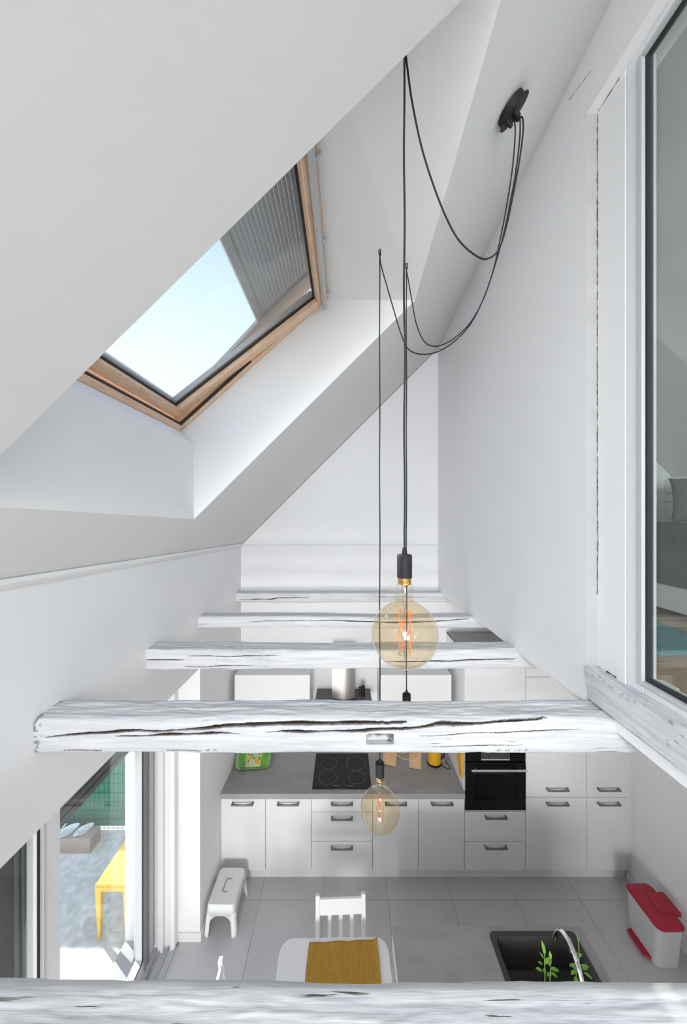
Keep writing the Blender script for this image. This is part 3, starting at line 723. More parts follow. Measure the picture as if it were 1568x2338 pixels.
# ------------------------------------------------------------------ kitchen units
D0 = 3.365                  # plane of the unit fronts
X0 = -1.215
HANDLE = None
def handle_mesh():
    w = 0.107; poly = [(-w, 0), (-w, -0.042), (w, -0.042), (w, 0), (w-0.014, 0), (w-0.016, -0.020)]
    for k in range(1, 12):
        t = k/12; poly.append(((w-0.020)*(1-2*t), -0.022-0.011*math.sin(math.pi*t)))
    poly.append((-w+0.016, -0.020)); poly.append((-w+0.014, 0))
    return MB().prism(poly, -0.007, 0.007, 'z').mesh('handle', M_hand)
HANDLE = handle_mesh()
GAP = 0.0022
def front(cab, name, x0, x1, z0, z1, handle_z=None, hx=None):
    f = MB().box(x0+GAP, x1-GAP, D0, D0+0.018, z0+GAP, z1-GAP)
    f.v = [(x-cab.location.x, y-cab.location.y, z) for x, y, z in f.v]
    f = f.build(name, M_cab, cab, bevel=0.0012)
    if handle_z is not None:
        h = obj('handle', HANDLE, f, bevel=0.002); h.location = ((hx if hx else (x0+x1)/2)-cab.location.x, D0-cab.location.y, handle_z)
    return f
def cabinet(label, x0, x1, z0, z1, depth=0.56, mtop=None, name='base_cabinet'):
    c = empty(name, ((x0+x1)/2, D0+0.02, 0)); tag(c, label, 'cabinet')
    b = MB().box(x0-c.location.x+0.0006, x1-c.location.x-0.0006, 0.0, depth, z0, z1).build('body', mtop or M_cab, c)
    return c
ZB0, ZT0 = 0.117, 0.828     # fronts of the base units
def base(label, x0, w, kind):
    c = cabinet(label, x0 + (0.026 if 'stool' in label else 0), x0+w, ZB0, ZT0); c['group'] = 'white base units under the grey worktop'
    if kind == 'door': front(c, 'door', x0, x0+w, ZB0, ZT0, 0.787)
    else:
        s1_, s2_ = HC-(1854.2-1169)/F*D0, HC-(1921.2-1169)/F*D0
        front(c, 'drawer', x0, x0+w, s1_, ZT0, 0.787); front(c, 'drawer', x0, x0+w, s2_, s1_, 0.645); front(c, 'drawer', x0, x0+w, ZB0, s2_, 0.358)
    return c
x = X0 + 0.014
for lab, w, k in (('white single door base cabinet beside the step stool', 0.436, 'door'), ('white single door base cabinet left of the three drawers', 0.45, 'door'),
                  ('white base cabinet with three drawers under the hob', 0.60, 'dr'), ('white single door base cabinet behind the lower glass bulb', 0.45, 'door'),
                  ('white single door base cabinet next to the oven tower', 0.45, 'door')):
    base(lab, x, w, k); x += w
XT = x                       # left side of the tall units, 1.185
ZTALL = 2.235
# oven tower
c = cabinet('tall white oven cabinet with two drawers below the oven', XT, XT+0.60, ZB0, 0.70, name='tall_cabinet')
def local_box(c, x0, x1, y0, y1, z0, z1, name, m, bevel=0):
    mb = MB().box(x0, x1, y0, y1, z0, z1); mb.v = [(a-c.location.x, b-c.location.y, z) for a, b, z in mb.v]; return mb.build(name, m, c, bevel=bevel)
local_box(c, XT, XT+0.018, D0+0.0185, D0+0.58, ZB0, ZTALL, 'side_panel', M_cab); local_box(c, XT+0.585, XT+0.60, D0+0.02, D0+0.58, 0.70, ZTALL, 'side_panel', M_cab)
local_box(c, XT+0.018, XT+0.585, D0+0.56, D0+0.58, 0.70, ZTALL, 'back_panel', M_cab); local_box(c, XT, XT+0.60, D0+0.0, D0+0.58, ZTALL, ZTALL+0.016, 'top_panel', M_chip)
local_box(c, XT-0.003, XT+0.003, D0, D0+0.58, ZTALL+0.004, ZTALL+0.018, 'edge_strip', M_edge)
local_box(c, XT+0.018, XT+0.585, D0+0.02, D0+0.56, 1.305, 1.32, 'shelf', M_cab)
s1_, s2_ = HC-(1853.5-1169)/F*D0, HC-(1921.5-1169)/F*D0
front(c, 'drawer', XT, XT+0.60, s2_, s1_, 0.655); front(c, 'drawer', XT, XT+0.60, ZB0, s2_, 0.362); front(c, 'door', XT, XT+0.60, 1.312, ZTALL, None)
ov = empty('built_in_oven', (XT+0.30, D0, 0.708)); tag(ov, 'black built-in oven with steel bar handle', 'oven')
OW = 0.292; OH = 0.592
MB().box(-OW, OW, 0.012, 0.5, 0.0, 0.05).box(-OW, OW, 0.012, 0.5, 0.47, OH).box(-OW, -0.215, 0.012, 0.5, 0.05, 0.47).box(0.215, OW, 0.012, 0.5, 0.05, 0.47).box(-0.215, 0.215, 0.38, 0.5, 0.05, 0.47).build('body', mat('oven_enamel', (0.035, 0.037, 0.037), 0.5, var=0.2, vscale=60), ov)
mb = MB().box(-OW, OW, -0.012, 0.012, 0.012, 0.105).box(-OW, OW, -0.012, 0.012, 0.402, 0.476).box(-OW, -0.213, -0.012, 0.012, 0.105, 0.402).box(0.213, OW, -0.012, 0.012, 0.105, 0.402)
dr = mb.build('oven_door', M_bglass, ov)
MB().box(-0.213, 0.213, -0.011, -0.007, 0.105, 0.402).build('pane', glass('smoked_oven_glass', (0.55, 0.56, 0.55), refl=0.6), dr)
hb = MB().tube([(-0.25, -0.052, 0.425), (0.285, -0.052, 0.425)], 0.011, 12).build('handle', M_inox, dr, smooth=40)
for hx_ in (-0.215, 0.225): MB().box(hx_, hx_+0.02, -0.05, -0.010, 0.418, 0.432).build('handle_post', M_inox, dr)
MB().box(-OW, OW, -0.006, 0.012, 0.482, OH).build('control_panel', M_bglass, ov)
dp = MB().box(-0.14, 0.14, -0.010, -0.006, 0.500, 0.580).build('display', mat('oven_display', (0.05, 0.05, 0.052), 0.3, var=0.3, vscale=90), ov)
MB().box(-0.14, 0.14, -0.011, -0.0095, 0.497, 0.508).build('display_strip', mat('pale_blue_strip', (0.42, 0.52, 0.58), 0.4, var=0.02), dp)
mb = MB(); mb.tube([(-0.21, 0.10, 0.255), (-0.18, 0.10, 0.255), (-0.155, 0.10, 0.285), (0.125, 0.10, 0.285), (0.16, 0.10, 0.262), (0.19, 0.10, 0.258)], 0.0030, 6)
mb.tube([(-0.21, 0.12, 0.272), (0.20, 0.12, 0.272)], 0.0030, 6)
mb.build('wire_rack', mat('rack_steel', (0.62, 0.66, 0.56), 0.35, metal=0.5, var=0.05), ov)
local_box(c, XT+0.004, XT+0.596, D0+0.0, D0+0.02, 0.696, 0.707, 'rail', M_pvcg)
for i, (x0, w, lab) in enumerate(((XT+0.60, 0.60, 'tall white cabinet right of the oven with stacked doors'), (XT+1.20, 0.40, 'narrow tall white cabinet beside the kitchen wall'))):
    c = cabinet(lab, x0, x0+w, ZB0, ZTALL, name='tall_cabinet'); c['group'] = 'tall white larder cabinets'
    local_box(c, x0, x0+w, D0, D0+0.58, ZTALL, ZTALL+0.016, 'top_panel', M_chip)
    front(c, 'door', x0, x0+w, ZB0, 0.834, 0.785); front(c, 'door', x0, x0+w, 0.834, 2.012, 0.925); front(c, 'door', x0, x0+w, 2.012, ZTALL, 2.045)
XTE = XT+1.60
fp = MB().box(XTE+0.002, XR, D0+0.006, D0+0.026, 0.117, ZTALL).build('filler_panel', M_cab); tag(fp, 'narrow white filler strip between tall cabinet and wall', 'panel')
pl1 = MB().box(X0+0.016, 1.148, D0+0.052, D0+0.068, 0, 0.117).build('plinth', M_cab); tag(pl1, 'long white plinth under the base cabinets', 'plinth')
pl2 = MB().box(1.152, XR-0.02, D0+0.052, D0+0.068, 0, 0.117).build('plinth', M_cab); tag(pl2, 'white plinth under the oven tower and tall cabinets', 'plinth')
# worktop
ZW = 0.885
wt = MB().box(X0+0.013, XT-0.001, D0-0.022, YB-0.002, ZW-0.052, ZW).build('worktop', M_top, bevel=0.002); tag(wt, 'grey concrete look worktop carrying the hob', 'worktop')
# hob
hx0, hx1, hy0, hy1 = -0.310, 0.278, 3.400, 3.900
hob = MB().box(hx0, hx1, hy0, hy1, ZW, ZW+0.006).build('hob', M_bglass, bevel=0.002); tag(hob, 'black glass ceramic hob with four rings', 'hob')
for (cx, cy, rr_) in ((-0.162, 3.545, 0.092), (0.138, 3.545, 0.085), (-0.155, 3.745, 0.085), (0.135, 3.745, 0.105)):
    n = 48
    mb = MB().lathe([(rr_-0.0015, 0), (rr_+0.0015, 0), (rr_+0.0015, 0.0006), (rr_-0.0015, 0.0006)], n, (cx, cy, ZW+0.006)); mb.build('cooking_ring', M_ring, hob)
for cx in (-0.078, 0.075): MB().box(cx-0.03, cx+0.03, 3.432, 3.440, ZW+0.006, ZW+0.0066).build('touch_control', M_ring, hob)
# wall cabinets
def wallcab(label, x0, x1, z0, z1):
    c = empty('wall_cabinet', ((x0+x1)/2, YB, z0)); tag(c, label, 'cabinet', 'white wall cabinets beside the hood')
    hw, h = (x1-x0)/2, z1-z0
    MB().box(-hw, hw, -0.35, -0.001, 0, h).build('body', M_cab, c)
    for k in (0, 1):
        MB().box(-hw+hw*k+GAP, -hw+hw*(k+1)-GAP, -0.37, -0.35, 0, h+0.0).build('door', M_cab, c, bevel=0.001) if label.startswith('wide two') else None
    if not label.startswith('wide two'): MB().box(-hw, hw, -0.37, -0.35, 0, h).build('door', M_cab, c, bevel=0.001)
    return c
wallcab('white wall cabinet left of the steel extractor hood', -1.138, -0.352, 1.42, 1.925)
wallcab('white wall cabinet right of the steel extractor hood, behind the cords', 0.385, 1.128, 1.42, 1.925)
# extractor hood
hd = empty('extractor_hood', (0, YB, 1.55)); tag(hd, 'extractor hood with brushed steel chimney and dark canopy', 'hood')
MB().box(-0.305, 0.305, -0.47, -0.001, 0.0, 0.045).build('canopy', M_hood, hd, bevel=0.004)
chp = [(-0.125, -0.001), (-0.125, -0.24)] + [(-0.125+0.25*k/10, -0.24-0.028*math.sin(math.pi*k/10)) for k in range(1, 10)] + [(0.125, -0.24), (0.125, -0.001)]
MB().prism(chp, 0.062, 0.58, 'z').build('chimney', M_inox, hd, smooth=30)
MB().prism([(p[0]*1.01, p[1]*1.005) for p in chp], 0.045, 0.062, 'z').build('collar', M_blackp, hd)
bo = empty('flask', (0.215, YB-0.135, 1.595)); tag(bo, 'small black flask standing on the extractor hood', 'flask')
MB().lathe([(0.02, 0), (0.024, 0.004), (0.024, 0.085), (0.018, 0.10), (0.0, 0.104)], 24, cap0=True).build('body', M_blackp, bo, smooth=40)
MB().box(-0.047, -0.037, -0.014, 0.014, 0.006, 0.088).box(-0.040, -0.018, -0.008, 0.008, 0.074, 0.088).build('clip', M_blackp, bo, bevel=0.003)
MB().tube([(0, 0, 0.103), (-0.02, 0.005, 0.112), (-0.045, 0.01, 0.108), (-0.06, 0.015, 0.118), (-0.062, 0.018, 0.135)], 0.0022, 6).build('chain', M_steel, bo)

# worktop objects
tr = bpy.data.objects.new('serving_tray', None); COL.objects.link(tr)
tr.matrix_world = Matrix.Translation((-0.972, 3.672, ZW+0.004)) @ Matrix.Rotation(math.radians(5), 4, 'Z') @ Matrix.Rotation(math.radians(38), 4, 'X')
tag(tr, 'green tray printed with lemons leaning at the worktop corner', 'tray')
def rrect(w, h, r, n=6):
    out = []
    for cx, cy, a in ((w/2-r, r, -90), (w/2-r, h-r, 0), (-w/2+r, h-r, 90), (-w/2+r, r, 180)):
        for k in range(n+1):
            t = math.radians(a+90*k/n); out.append((cx+r*math.cos(t), cy+r*math.sin(t)))
    return out
MB().prism(rrect(0.335, 0.27, 0.045), 0, 0.004, 'z').build('base', M_trayg, tr)
ip, op = rrect(0.325, 0.26, 0.042), rrect(0.365, 0.30, 0.055)
n = len(ip); mb = MB()
ip = [(a, b+0.005) for a, b in ip]; op = [(a, b-0.015) for a, b in op]
ring = [(a, b, 0.004) for a, b in ip] + [(a, b, 0.022) for a, b in op] + [(a*0.99, b*0.99, 0.025) for a, b in op] + [(a*0.985, b*0.985, 0.008) for a, b in ip]
mb.add(ring, [(q*n+i, q*n+(i+1) % n, ((q+1) % 4)*n+(i+1) % n, ((q+1) % 4)*n+i) for q in range(4) for i in range(n)])
mb.build('rim', mat('pale_green_rim', (0.30, 0.50, 0.20), 0.35, var=0.15, vscale=10), tr, smooth=50)
MB().prism([(-0.085, 0.012), (0.075, 0.012), (0.10, 0.255), (-0.085, 0.255)], 0.004, 0.0046, 'z').build('printed_panel', M_trayc, tr)
for (cx, cy, rr_) in ((-0.045, 0.088, 0.022), (0.045, 0.060, 0.024), (0.0, 0.16, 0.024)):
    mb = MB().lathe([(0.0001, 0.0012), (rr_, 0.0006), (rr_, 0)], 20, (cx, cy, 0.0046), m=Matrix.Diagonal((1.1, 0.95, 1, 1))); mb.build('lemon_print', M_lemon, tr)
for k in range(14):
    cx, cy, a = rng.uniform(-0.06, 0.07), rng.uniform(0.06, 0.2), rng.uniform(0, 3.1); m_ = Matrix.Rotation(a, 4, 'Z')
    mb = MB().prism([(-0.018, 0), (0, 0.006), (0.018, 0), (0, -0.006)], 0.0048, 0.0054, 'z', m=Matrix.Translation((cx, cy, 0)) @ m_); mb.build('leaf_print', M_dleaf, tr)
gl = empty('drinking_glass', (-1.028, 3.655, ZW)); tag(gl, 'small clear drinking glass in front of the lemon tray', 'glass')
gl.location = (-1.056, 3.605, ZW)
MB().lathe([(0.0, 0.0), (0.030, 0.0), (0.034, 0.12), (0.032, 0.12), (0.028, 0.006), (0.0, 0.006)], 28).build('tumbler', M_glass, gl, smooth=40)
def board(name, label, loc, rz, tilt, w, h, t):
    o = bpy.data.objects.new(name, None); COL.objects.link(o)
    o.matrix_world = Matrix.Translation(loc) @ Matrix.Rotation(rz, 4, 'Z') @ Matrix.Rotation(tilt, 4, 'X')
    tag(o, label, 'cutting board', 'wooden boards on the worktop')
    MB().prism(rrect(w, h, 0.008), 0, t, 'z').build('board', M_beech, o, bevel=0.002)
    return o
board('cutting_board', 'wooden cutting board leaning to the left, right of the hob', (0.495, 3.725, ZW), math.radians(-20), math.radians(60), 0.15, 0.28, 0.022)
board('cutting_board', 'smooth wooden cutting board leaning on the wall left of the kettle', (0.765, 3.68, ZW), math.radians(-14), math.radians(72), 0.125, 0.26, 0.015)
kt = empty('electric_kettle', (0.990, 3.755, ZW)); tag(kt, 'mustard yellow electric kettle with black base', 'kettle')
MB().lathe([(0.0, 0), (0.078, 0), (0.078, 0.018), (0.070, 0.020), (0.0, 0.020)], 36).build('base', M_blackp, kt, smooth=40)
MB().lathe([(0.0, 0.021), (0.073, 0.021), (0.074, 0.03), (0.068, 0.12), (0.058, 0.20), (0.052, 0.215), (0.0, 0.222)], 36).build('body', M_kettle, kt, smooth=40)
MB().lathe([(0.04, 0.219), (0.038, 0.228), (0.012, 0.230), (0.012, 0.244), (0.0, 0.246)], 24).build('lid', M_blackp, kt, smooth=40)
MB().tube([(0.058, -0.01, 0.19), (0.095, -0.015, 0.185), (0.11, -0.018, 0.14), (0.10, -0.016, 0.08), (0.068, -0.01, 0.055)], 0.010, 10).build('handle', M_blackp, kt, smooth=60)
MB().tube([(0.07, -0.01, 0.006), (0.085, -0.05, 0.004), (0.11, -0.085, 0.004), (0.145, -0.085, 0.004), (0.150, -0.04, 0.004), (0.13, 0.04, 0.004), (0.115, 0.10, 0.02), (0.11, 0.19, 0.10)], 0.0035, 8).build('power_cord', M_blackp, kt, smooth=60)
MB().lathe([(0.0, -0.012), (0.015, -0.01), (0.018, 0.0), (0.015, 0.012), (0.0, 0.014)], 20, (0.092, -0.022, 0.045)).build('switch', M_alu, kt, smooth=50)
mi = empty('oven_mitt', (XT-0.004, 3.40, 1.03)); tag(mi, 'mustard yellow oven mitt hanging on the side of the oven tower', 'oven mitt')
def mitt_poly():
    pts = []
    for k in range(13):
        a = math.pi + math.pi*k/12; pts.append((0.065+0.055*math.cos(a), 0.06+0.055*math.sin(a)))
    pts += [(0.125, 0.16), (0.122, 0.26), (0.02, 0.26), (0.015, 0.17)]
    return [(p[0]-0.06, p[1]-0.02) for p in pts]
mb = MB().prism(mitt_poly(), -0.032, -0.002, 'x'); mb.build('mitt_body', M_mitt, mi, bevel=0.010, seg=3)
mb = MB().tube([(-0.017, 0.06, 0.05), (-0.018, 0.080, 0.075), (-0.018, 0.090, 0.12), (-0.017, 0.075, 0.16)], [0.012, 0.016, 0.017, 0.012], 10); mb.build('mitt_thumb', M_mitt, mi, smooth=60)

# ------------------------------------------------------------------ lamps
HOOKS = [P(924, 100, 1.05), P(867, 568, 1.79), P(928, 600, 1.90)]
can_c = on_roof(1163, 244)
n_out = Vector((-1, -0.075, 1)).normalized() * -1       # pointing down into the room
ru = (Vector((1, 0, 1)) - n_out*Vector((1, 0, 1)).dot(n_out)).normalized(); rv = n_out.cross(ru)
cz_ = empty('ceiling_canopy', can_c); tag(cz_, 'round black canopy on the roof slope feeding three cords', 'canopy')
m_c = Matrix((ru, rv, n_out)).transposed().to_4x4()
MB().lathe([(0.0, 0.0), (0.058, 0.0), (0.058, 0.026), (0.0, 0.026)], 48, m=m_c).build('mounting_cup', M_blackp, cz_, smooth=40)
MB().lathe([(0.0, 0.026), (0.067, 0.026), (0.067, 0.029), (0.0, 0.029)], 48, m=m_c).build('cover_plate', M_blackp, cz_, smooth=40)
glands = [Vector((0.028, -0.020, 0)), Vector((-0.005, -0.012, 0)), Vector((-0.032, -0.020, 0))]
glands = [Vector((0.016, -0.022, 0)), Vector((0.0, 0.004, 0)), Vector((-0.030, -0.016, 0))]
gl_end = []
for g_ in glands:
    mm = m_c @ Matrix.Translation(g_)
    MB().lathe([(0.0, 0.029), (0.012, 0.029), (0.012, 0.036), (0.009, 0.040), (0.009, 0.052), (0.006, 0.058), (0.0, 0.058)], 16, m=mm).build('cord_grip', M_blackp, cz_, smooth=40)
    gl_end.append(can_c + (mm @ Vector((0, 0, 0.056))))
MB().lathe([(0.0, 0.0), (0.004, 0.0), (0.004, 0.004), (0, 0.005)], 10, m=m_c @ Matrix.Translation((0.042, -0.040, 0.013)) @ Matrix.Rotation(math.radians(90), 4, 'X')).build('side_screw', M_chrome, cz_)

def spline(pts, n=8):
    pts = [Vector(p) for p in pts]; out = []
    for i in range(len(pts)-1):
        p0, p1, p2, p3 = pts[max(i-1, 0)], pts[i], pts[i+1], pts[min(i+2, len(pts)-1)]
        for k in range(n):
            t = k/n
            out.append(0.5*((2*p1) + (p2-p0)*t + (2*p0-5*p1+4*p2-p3)*t*t + (3*p1-p0-3*p2+p3)*t**3))
    out.append(pts[-1]); return out
PATHS = [[(1192,268),(1194,300),(1185,370),(1170,450),(1155,520),(1138,570),(1115,590),(1090,586),(1050,552),(1020,500),(990,425),(962,335),(941,235),(931,165)],
         [(1172,274),(1176,300),(1170,380),(1158,460),(1145,530),(1125,620),(1100,690),(1070,745),(1030,785),(990,806),(955,808),(930,795),(915,762),(900,712),(885,660),(874,622),(868,596)],
         [(1187,268),(1186,320),(1176,400),(1163,470),(1148,540),(1126,618),(1102,686),(1073,737),(1040,770),(1010,787),(985,790),(965,775),(949,735),(939,680),(932,640),(928,618)]]
BULBZ = [3.257, 2.081, 2.381]
LLAB = ['big round amber bulb nearest the viewer, hanging above the beams', 'amber glass bulb hanging low in front of the base cabinets', 'amber bulb mostly hidden behind the split beam']
CR = 0.0032; BR = 0.101
def bulb_parts(root, order):
    # origin at the centre of the glass sphere
    zn = 0.0935; prof = [(0.0008, -BR)]
    for k in range(1, 33):
        a = -math.pi/2 + (math.pi/2 + math.asin(zn/BR))*k/32
        prof.append((BR*math.cos(a), BR*math.sin(a)))
    prof = [p for p in prof if not (p[1] > 0 and p[0] < 0.044)]
    prof += [(0.036, 0.0955), (0.030, 0.1005), (0.0275, 0.108)]
    MB().lathe(prof, 56).build('glass_globe', M_bulb, root, smooth=60)
    MB().lathe([(0.0275, 0.108), (0.0270, 0.120), (0.0268, 0.145), (0.024, 0.152), (0.019, 0.155)], 56).build('glass_neck', M_neck, root, smooth=60)
    MB().lathe([(0.0, 0.153), (0.0205, 0.153), (0.0205, 0.157), (0.0200, 0.158), (0.0205, 0.160), (0.0205, 0.173), (0.0, 0.173)], 32).build('brass_collar', M_brass, root, smooth=40)
    MB().lathe([(0.0, 0.173), (0.0228, 0.173), (0.0228, 0.240), (0.021, 0.243), (0.0, 0.243)], 36).build('socket', M_blackp, root, smooth=40)
    MB().lathe([(0.0085, 0.243), (0.0080, 0.250), (0.0055, 0.264), (0.0, 0.265)], 16).build('strain_relief', M_blackp, root, smooth=40)
    MB().lathe([(0.0, 0.15), (0.010, 0.15), (0.008, 0.11), (0.0045, 0.085), (0.0022, 0.075), (0.0022, -0.062), (0.0, -0.064)], 12).build('glass_stem', M_bulbn, root, smooth=60)
    for z_, r_ in ((0.071, 0.018), (0.006, 0.019), (-0.060, 0.019)):
        mb = MB(); mb.tube([(r_*math.cos(2*math.pi*k/20), r_*math.sin(2*math.pi*k/20), z_) for k in range(20)], 0.0006, 5, closed=True)
        for k in range(4):
            a = k*math.pi/2; mb.tube([(0, 0, z_), (r_*math.cos(a), r_*math.sin(a), z_)], 0.0005, 5)
        mb.build('support_ring', M_steel, root)
    MB().tube([(0.004, 0, 0.15), (0.003, 0, 0.071)], 0.0006, 5).build('lead_wire', M_steel, root)
    MB().tube([(0, 0, -0.06), (0, 0, -0.085)], 0.0011, 6).build('lead_wire', M_steel, root)
    for (za, zb_) in ((0.071, 0.006), (0.006, -0.060)):
        for k in range(6):
            a0_ = k*math.pi/3 + order; a1_ = a0_ + (0.55 if k % 2 else -0.55)
            MB().tube([(0.0182*math.cos(a0_), 0.0182*math.sin(a0_), za), (0.0188*math.cos(a1_), 0.0188*math.sin(a1_), zb_)], 0.00105, 6).build('filament', M_filam, root)
for i in range(3):
    H = HOOKS[i]; bx = H.x + (0.0 if i else -0.001)
    root = empty('pendant_lamp', (bx, H.y, BULBZ[i])); tag(root, LLAB[i], 'pendant lamp', 'glass bulb pendants on black cords')
    bulb_parts(root, 0.35*i)
    pts = [gl_end[[0, 2, 1][i]] - root.location]
    pth = PATHS[i]; n = len(pth); Y0_ = (gl_end[[0, 2, 1][i]]).y
    for k, (u, v) in enumerate(pth):
        t = (k+0.6)/n; Yk = Y0_ + (H.y - Y0_)*(t*t*(3-2*t)*0.6 + t*0.4)
        pts.append(P(u, v, Yk) - root.location)
    hk = H - root.location
    pts.append(hk + Vector((0.002, 0, -0.022))); loop_top = hk + Vector((0, 0, -0.004))
    pts += [hk + Vector((0.0055, 0, -0.012)), loop_top, hk + Vector((-0.0055, 0, -0.012)), hk + Vector((-0.001, 0, -0.026))]
    sp = spline(pts, 8)
    zt_ = hk.z - 0.03; L = zt_ - 0.262
    drop = []
    for k in range(1, 31):
        t = k/30; drop.append(Vector(((-0.001)*(1-t) + 0.0011*math.sin(t*23+i), 0.0011*math.sin(t*17+2*i), zt_ - L*t)))
    drop[-1].x = 0; drop[-1].y = 0
    MB().tube(sp + drop, CR if i == 0 else 0.0030, 8).build('cord', M_cord, root, smooth=80)
    MB().tube([hk + Vector((-0.006, 0, -0.028)), hk + Vector((0.006, 0, -0.031))], 0.0052, 8).build('cord_tie', M_cord, root, smooth=60)
    hko = MB().tube([(0, 0, 0.012), (0, 0, 0.002), (0.004, 0, -0.003), (0.0045, 0, -0.008), (0, 0, -0.0115), (-0.0045, 0, -0.007)], 0.0014, 8).lathe([(0.0, 0.012), (0.006, 0.010), (0.006, 0.008), (0, 0.007)], 12).build('ceiling_hook', M_chrome, smooth=50)
    hko.location = H + Vector((0, 0, 0.0)); tag(hko, ['small steel hook holding the cord of the nearest bulb', 'small steel hook at the left holding the lowest bulb', 'small steel hook carrying the cord of the hidden bulb'][i], 'hook', 'steel hooks in the skylight recess')

# ------------------------------------------------------------------ island, table, chairs, stool, bin
isl = empty('kitchen_island', (0.95, 1.85, 0)); tag(isl, 'white kitchen island body under the grey sink worktop', 'cabinet')
IX0, IX1, IY0, IY1 = 0.322, 1.57, 1.42, 2.275
def off(mb, o): mb.v = [(x-o.location.x, y-o.location.y, z-o.location.z) for x, y, z in mb.v]; return mb
off(MB().box(IX0+0.02, IX1-0.02, IY0+0.03, IY1-0.02, 0.1, 0.30).box(IX0+0.02, 0.90, IY0+0.03, IY1-0.02, 0.30, ZW-0.04), isl).build('body', M_cab, isl)
off(MB().box(IX0, IX0+0.018, IY0, IY1, 0.0, ZW-0.038), isl).build('side_panel', M_cab, isl)
off(MB().box(IX0+0.05, IX1-0.05, IY0+0.08, IY1-0.08, 0, 0.1), isl).build('plinth', M_cab, isl)
off(MB().box(IX1-0.038, IX1-0.02, IY0+0.03, IY1-0.02, 0.30, ZW-0.04).box(0.90, IX1-0.038, IY1-0.038, IY1-0.02, 0.30, ZW-0.04).box(0.90, IX1-0.038, IY0+0.03, IY0+0.048, 0.30, ZW-0.04), isl).build('back_panel', M_cab, isl)
SX0, SX1, SY0, SY1 = 0.945, 1.505, 1.73, 2.245
mb = MB(); ix = [IX0, SX0+0.012, SX1-0.012, IX1]; iy = [IY0, SY0+0.012, SY1-0.012, IY1]
for a in range(3):
    for b in range(3):
        if a == 1 and b == 1: continue
        mb.box(ix[a], ix[a+1], iy[b], iy[b+1], ZW-0.038, ZW)
iw = mb.build('island_worktop', M_top); tag(iw, 'grey concrete look island worktop around the black sink', 'worktop')
sk = empty('kitchen_sink', ((SX0+SX1)/2, (SY0+SY1)/2, ZW)); tag(sk, 'black granite composite inset sink in the island', 'sink')
def rr4(x0, x1, y0, y1, r, n=6):
    out = []
    for cx, cy, a in ((x1-r, y0+r, -90), (x1-r, y1-r, 0), (x0+r, y1-r, 90), (x0+r, y0+r, 180)):
        for k in range(n+1):
            t = math.radians(a+90*k/n); out.append((cx+r*math.cos(t)-sk.location.x, cy+r*math.sin(t)-sk.location.y))
    return out
loops = [(rr4(SX0, SX1, SY0, SY1, 0.03), 0.0), (rr4(SX0+0.002, SX1-0.002, SY0+0.002, SY1-0.002, 0.03), 0.008), (rr4(SX0+0.030, SX1-0.030, SY0+0.11, SY1-0.032, 0.03), 0.009),
         (rr4(SX0+0.036, SX1-0.036, SY0+0.116, SY1-0.038, 0.03), -0.002), (rr4(SX0+0.048, SX1-0.048, SY0+0.128, SY1-0.05, 0.045), -0.185), (rr4(SX0+0.085, SX1-0.085, SY0+0.165, SY1-0.085, 0.04), -0.20)]
mb = MB(); n = 28
for lp, z in loops: mb.v += [(a, b, z) for a, b in lp]
for q in range(len(loops)-1):
    for i in range(n): mb.f.append((q*n+i, q*n+(i+1) % n, (q+1)*n+(i+1) % n, (q+1)*n+i))
mb.f.append(tuple(range((len(loops)-1)*n, len(loops)*n)))
mb.build('basin', M_sink, sk, smooth=35)
MB().lathe([(0.0, -0.199), (0.04, -0.199), (0.042, -0.196), (0.0, -0.194)], 24, (0.0, 0.05, 0)).build('drain', M_chrome, sk, smooth=40)
MB().box(-0.06, 0.02, -0.12, -0.116, -0.199, -0.192).build('overflow', M_sink, sk)
fc = empty('kitchen_tap', (1.25, 1.785, ZW+0.009)); tag(fc, 'curved chrome tap arching over the black sink', 'tap')
MB().lathe([(0.0, 0), (0.028, 0), (0.028, 0.006), (0.022, 0.010), (0.022, 0.10), (0.016, 0.115), (0.0, 0.116)], 24).build('base', M_chrome, fc, smooth=40)
arc_ = [(0, 0, 0.10), (0, 0, 0.19), (0.002, 0.02, 0.27), (0.004, 0.07, 0.325), (0.004, 0.13, 0.345), (0.0, 0.19, 0.325), (-0.004, 0.222, 0.275), (-0.006, 0.232, 0.235)]
MB().tube(spline(arc_, 8), 0.0125, 14).build('spout', M_chrome, fc, smooth=80)
MB().tube([(0.02, 0, 0.07), (0.06, -0.01, 0.085), (0.10, -0.015, 0.11)], [0.008, 0.006, 0.005], 8).build('lever', M_chrome, fc, smooth=60)
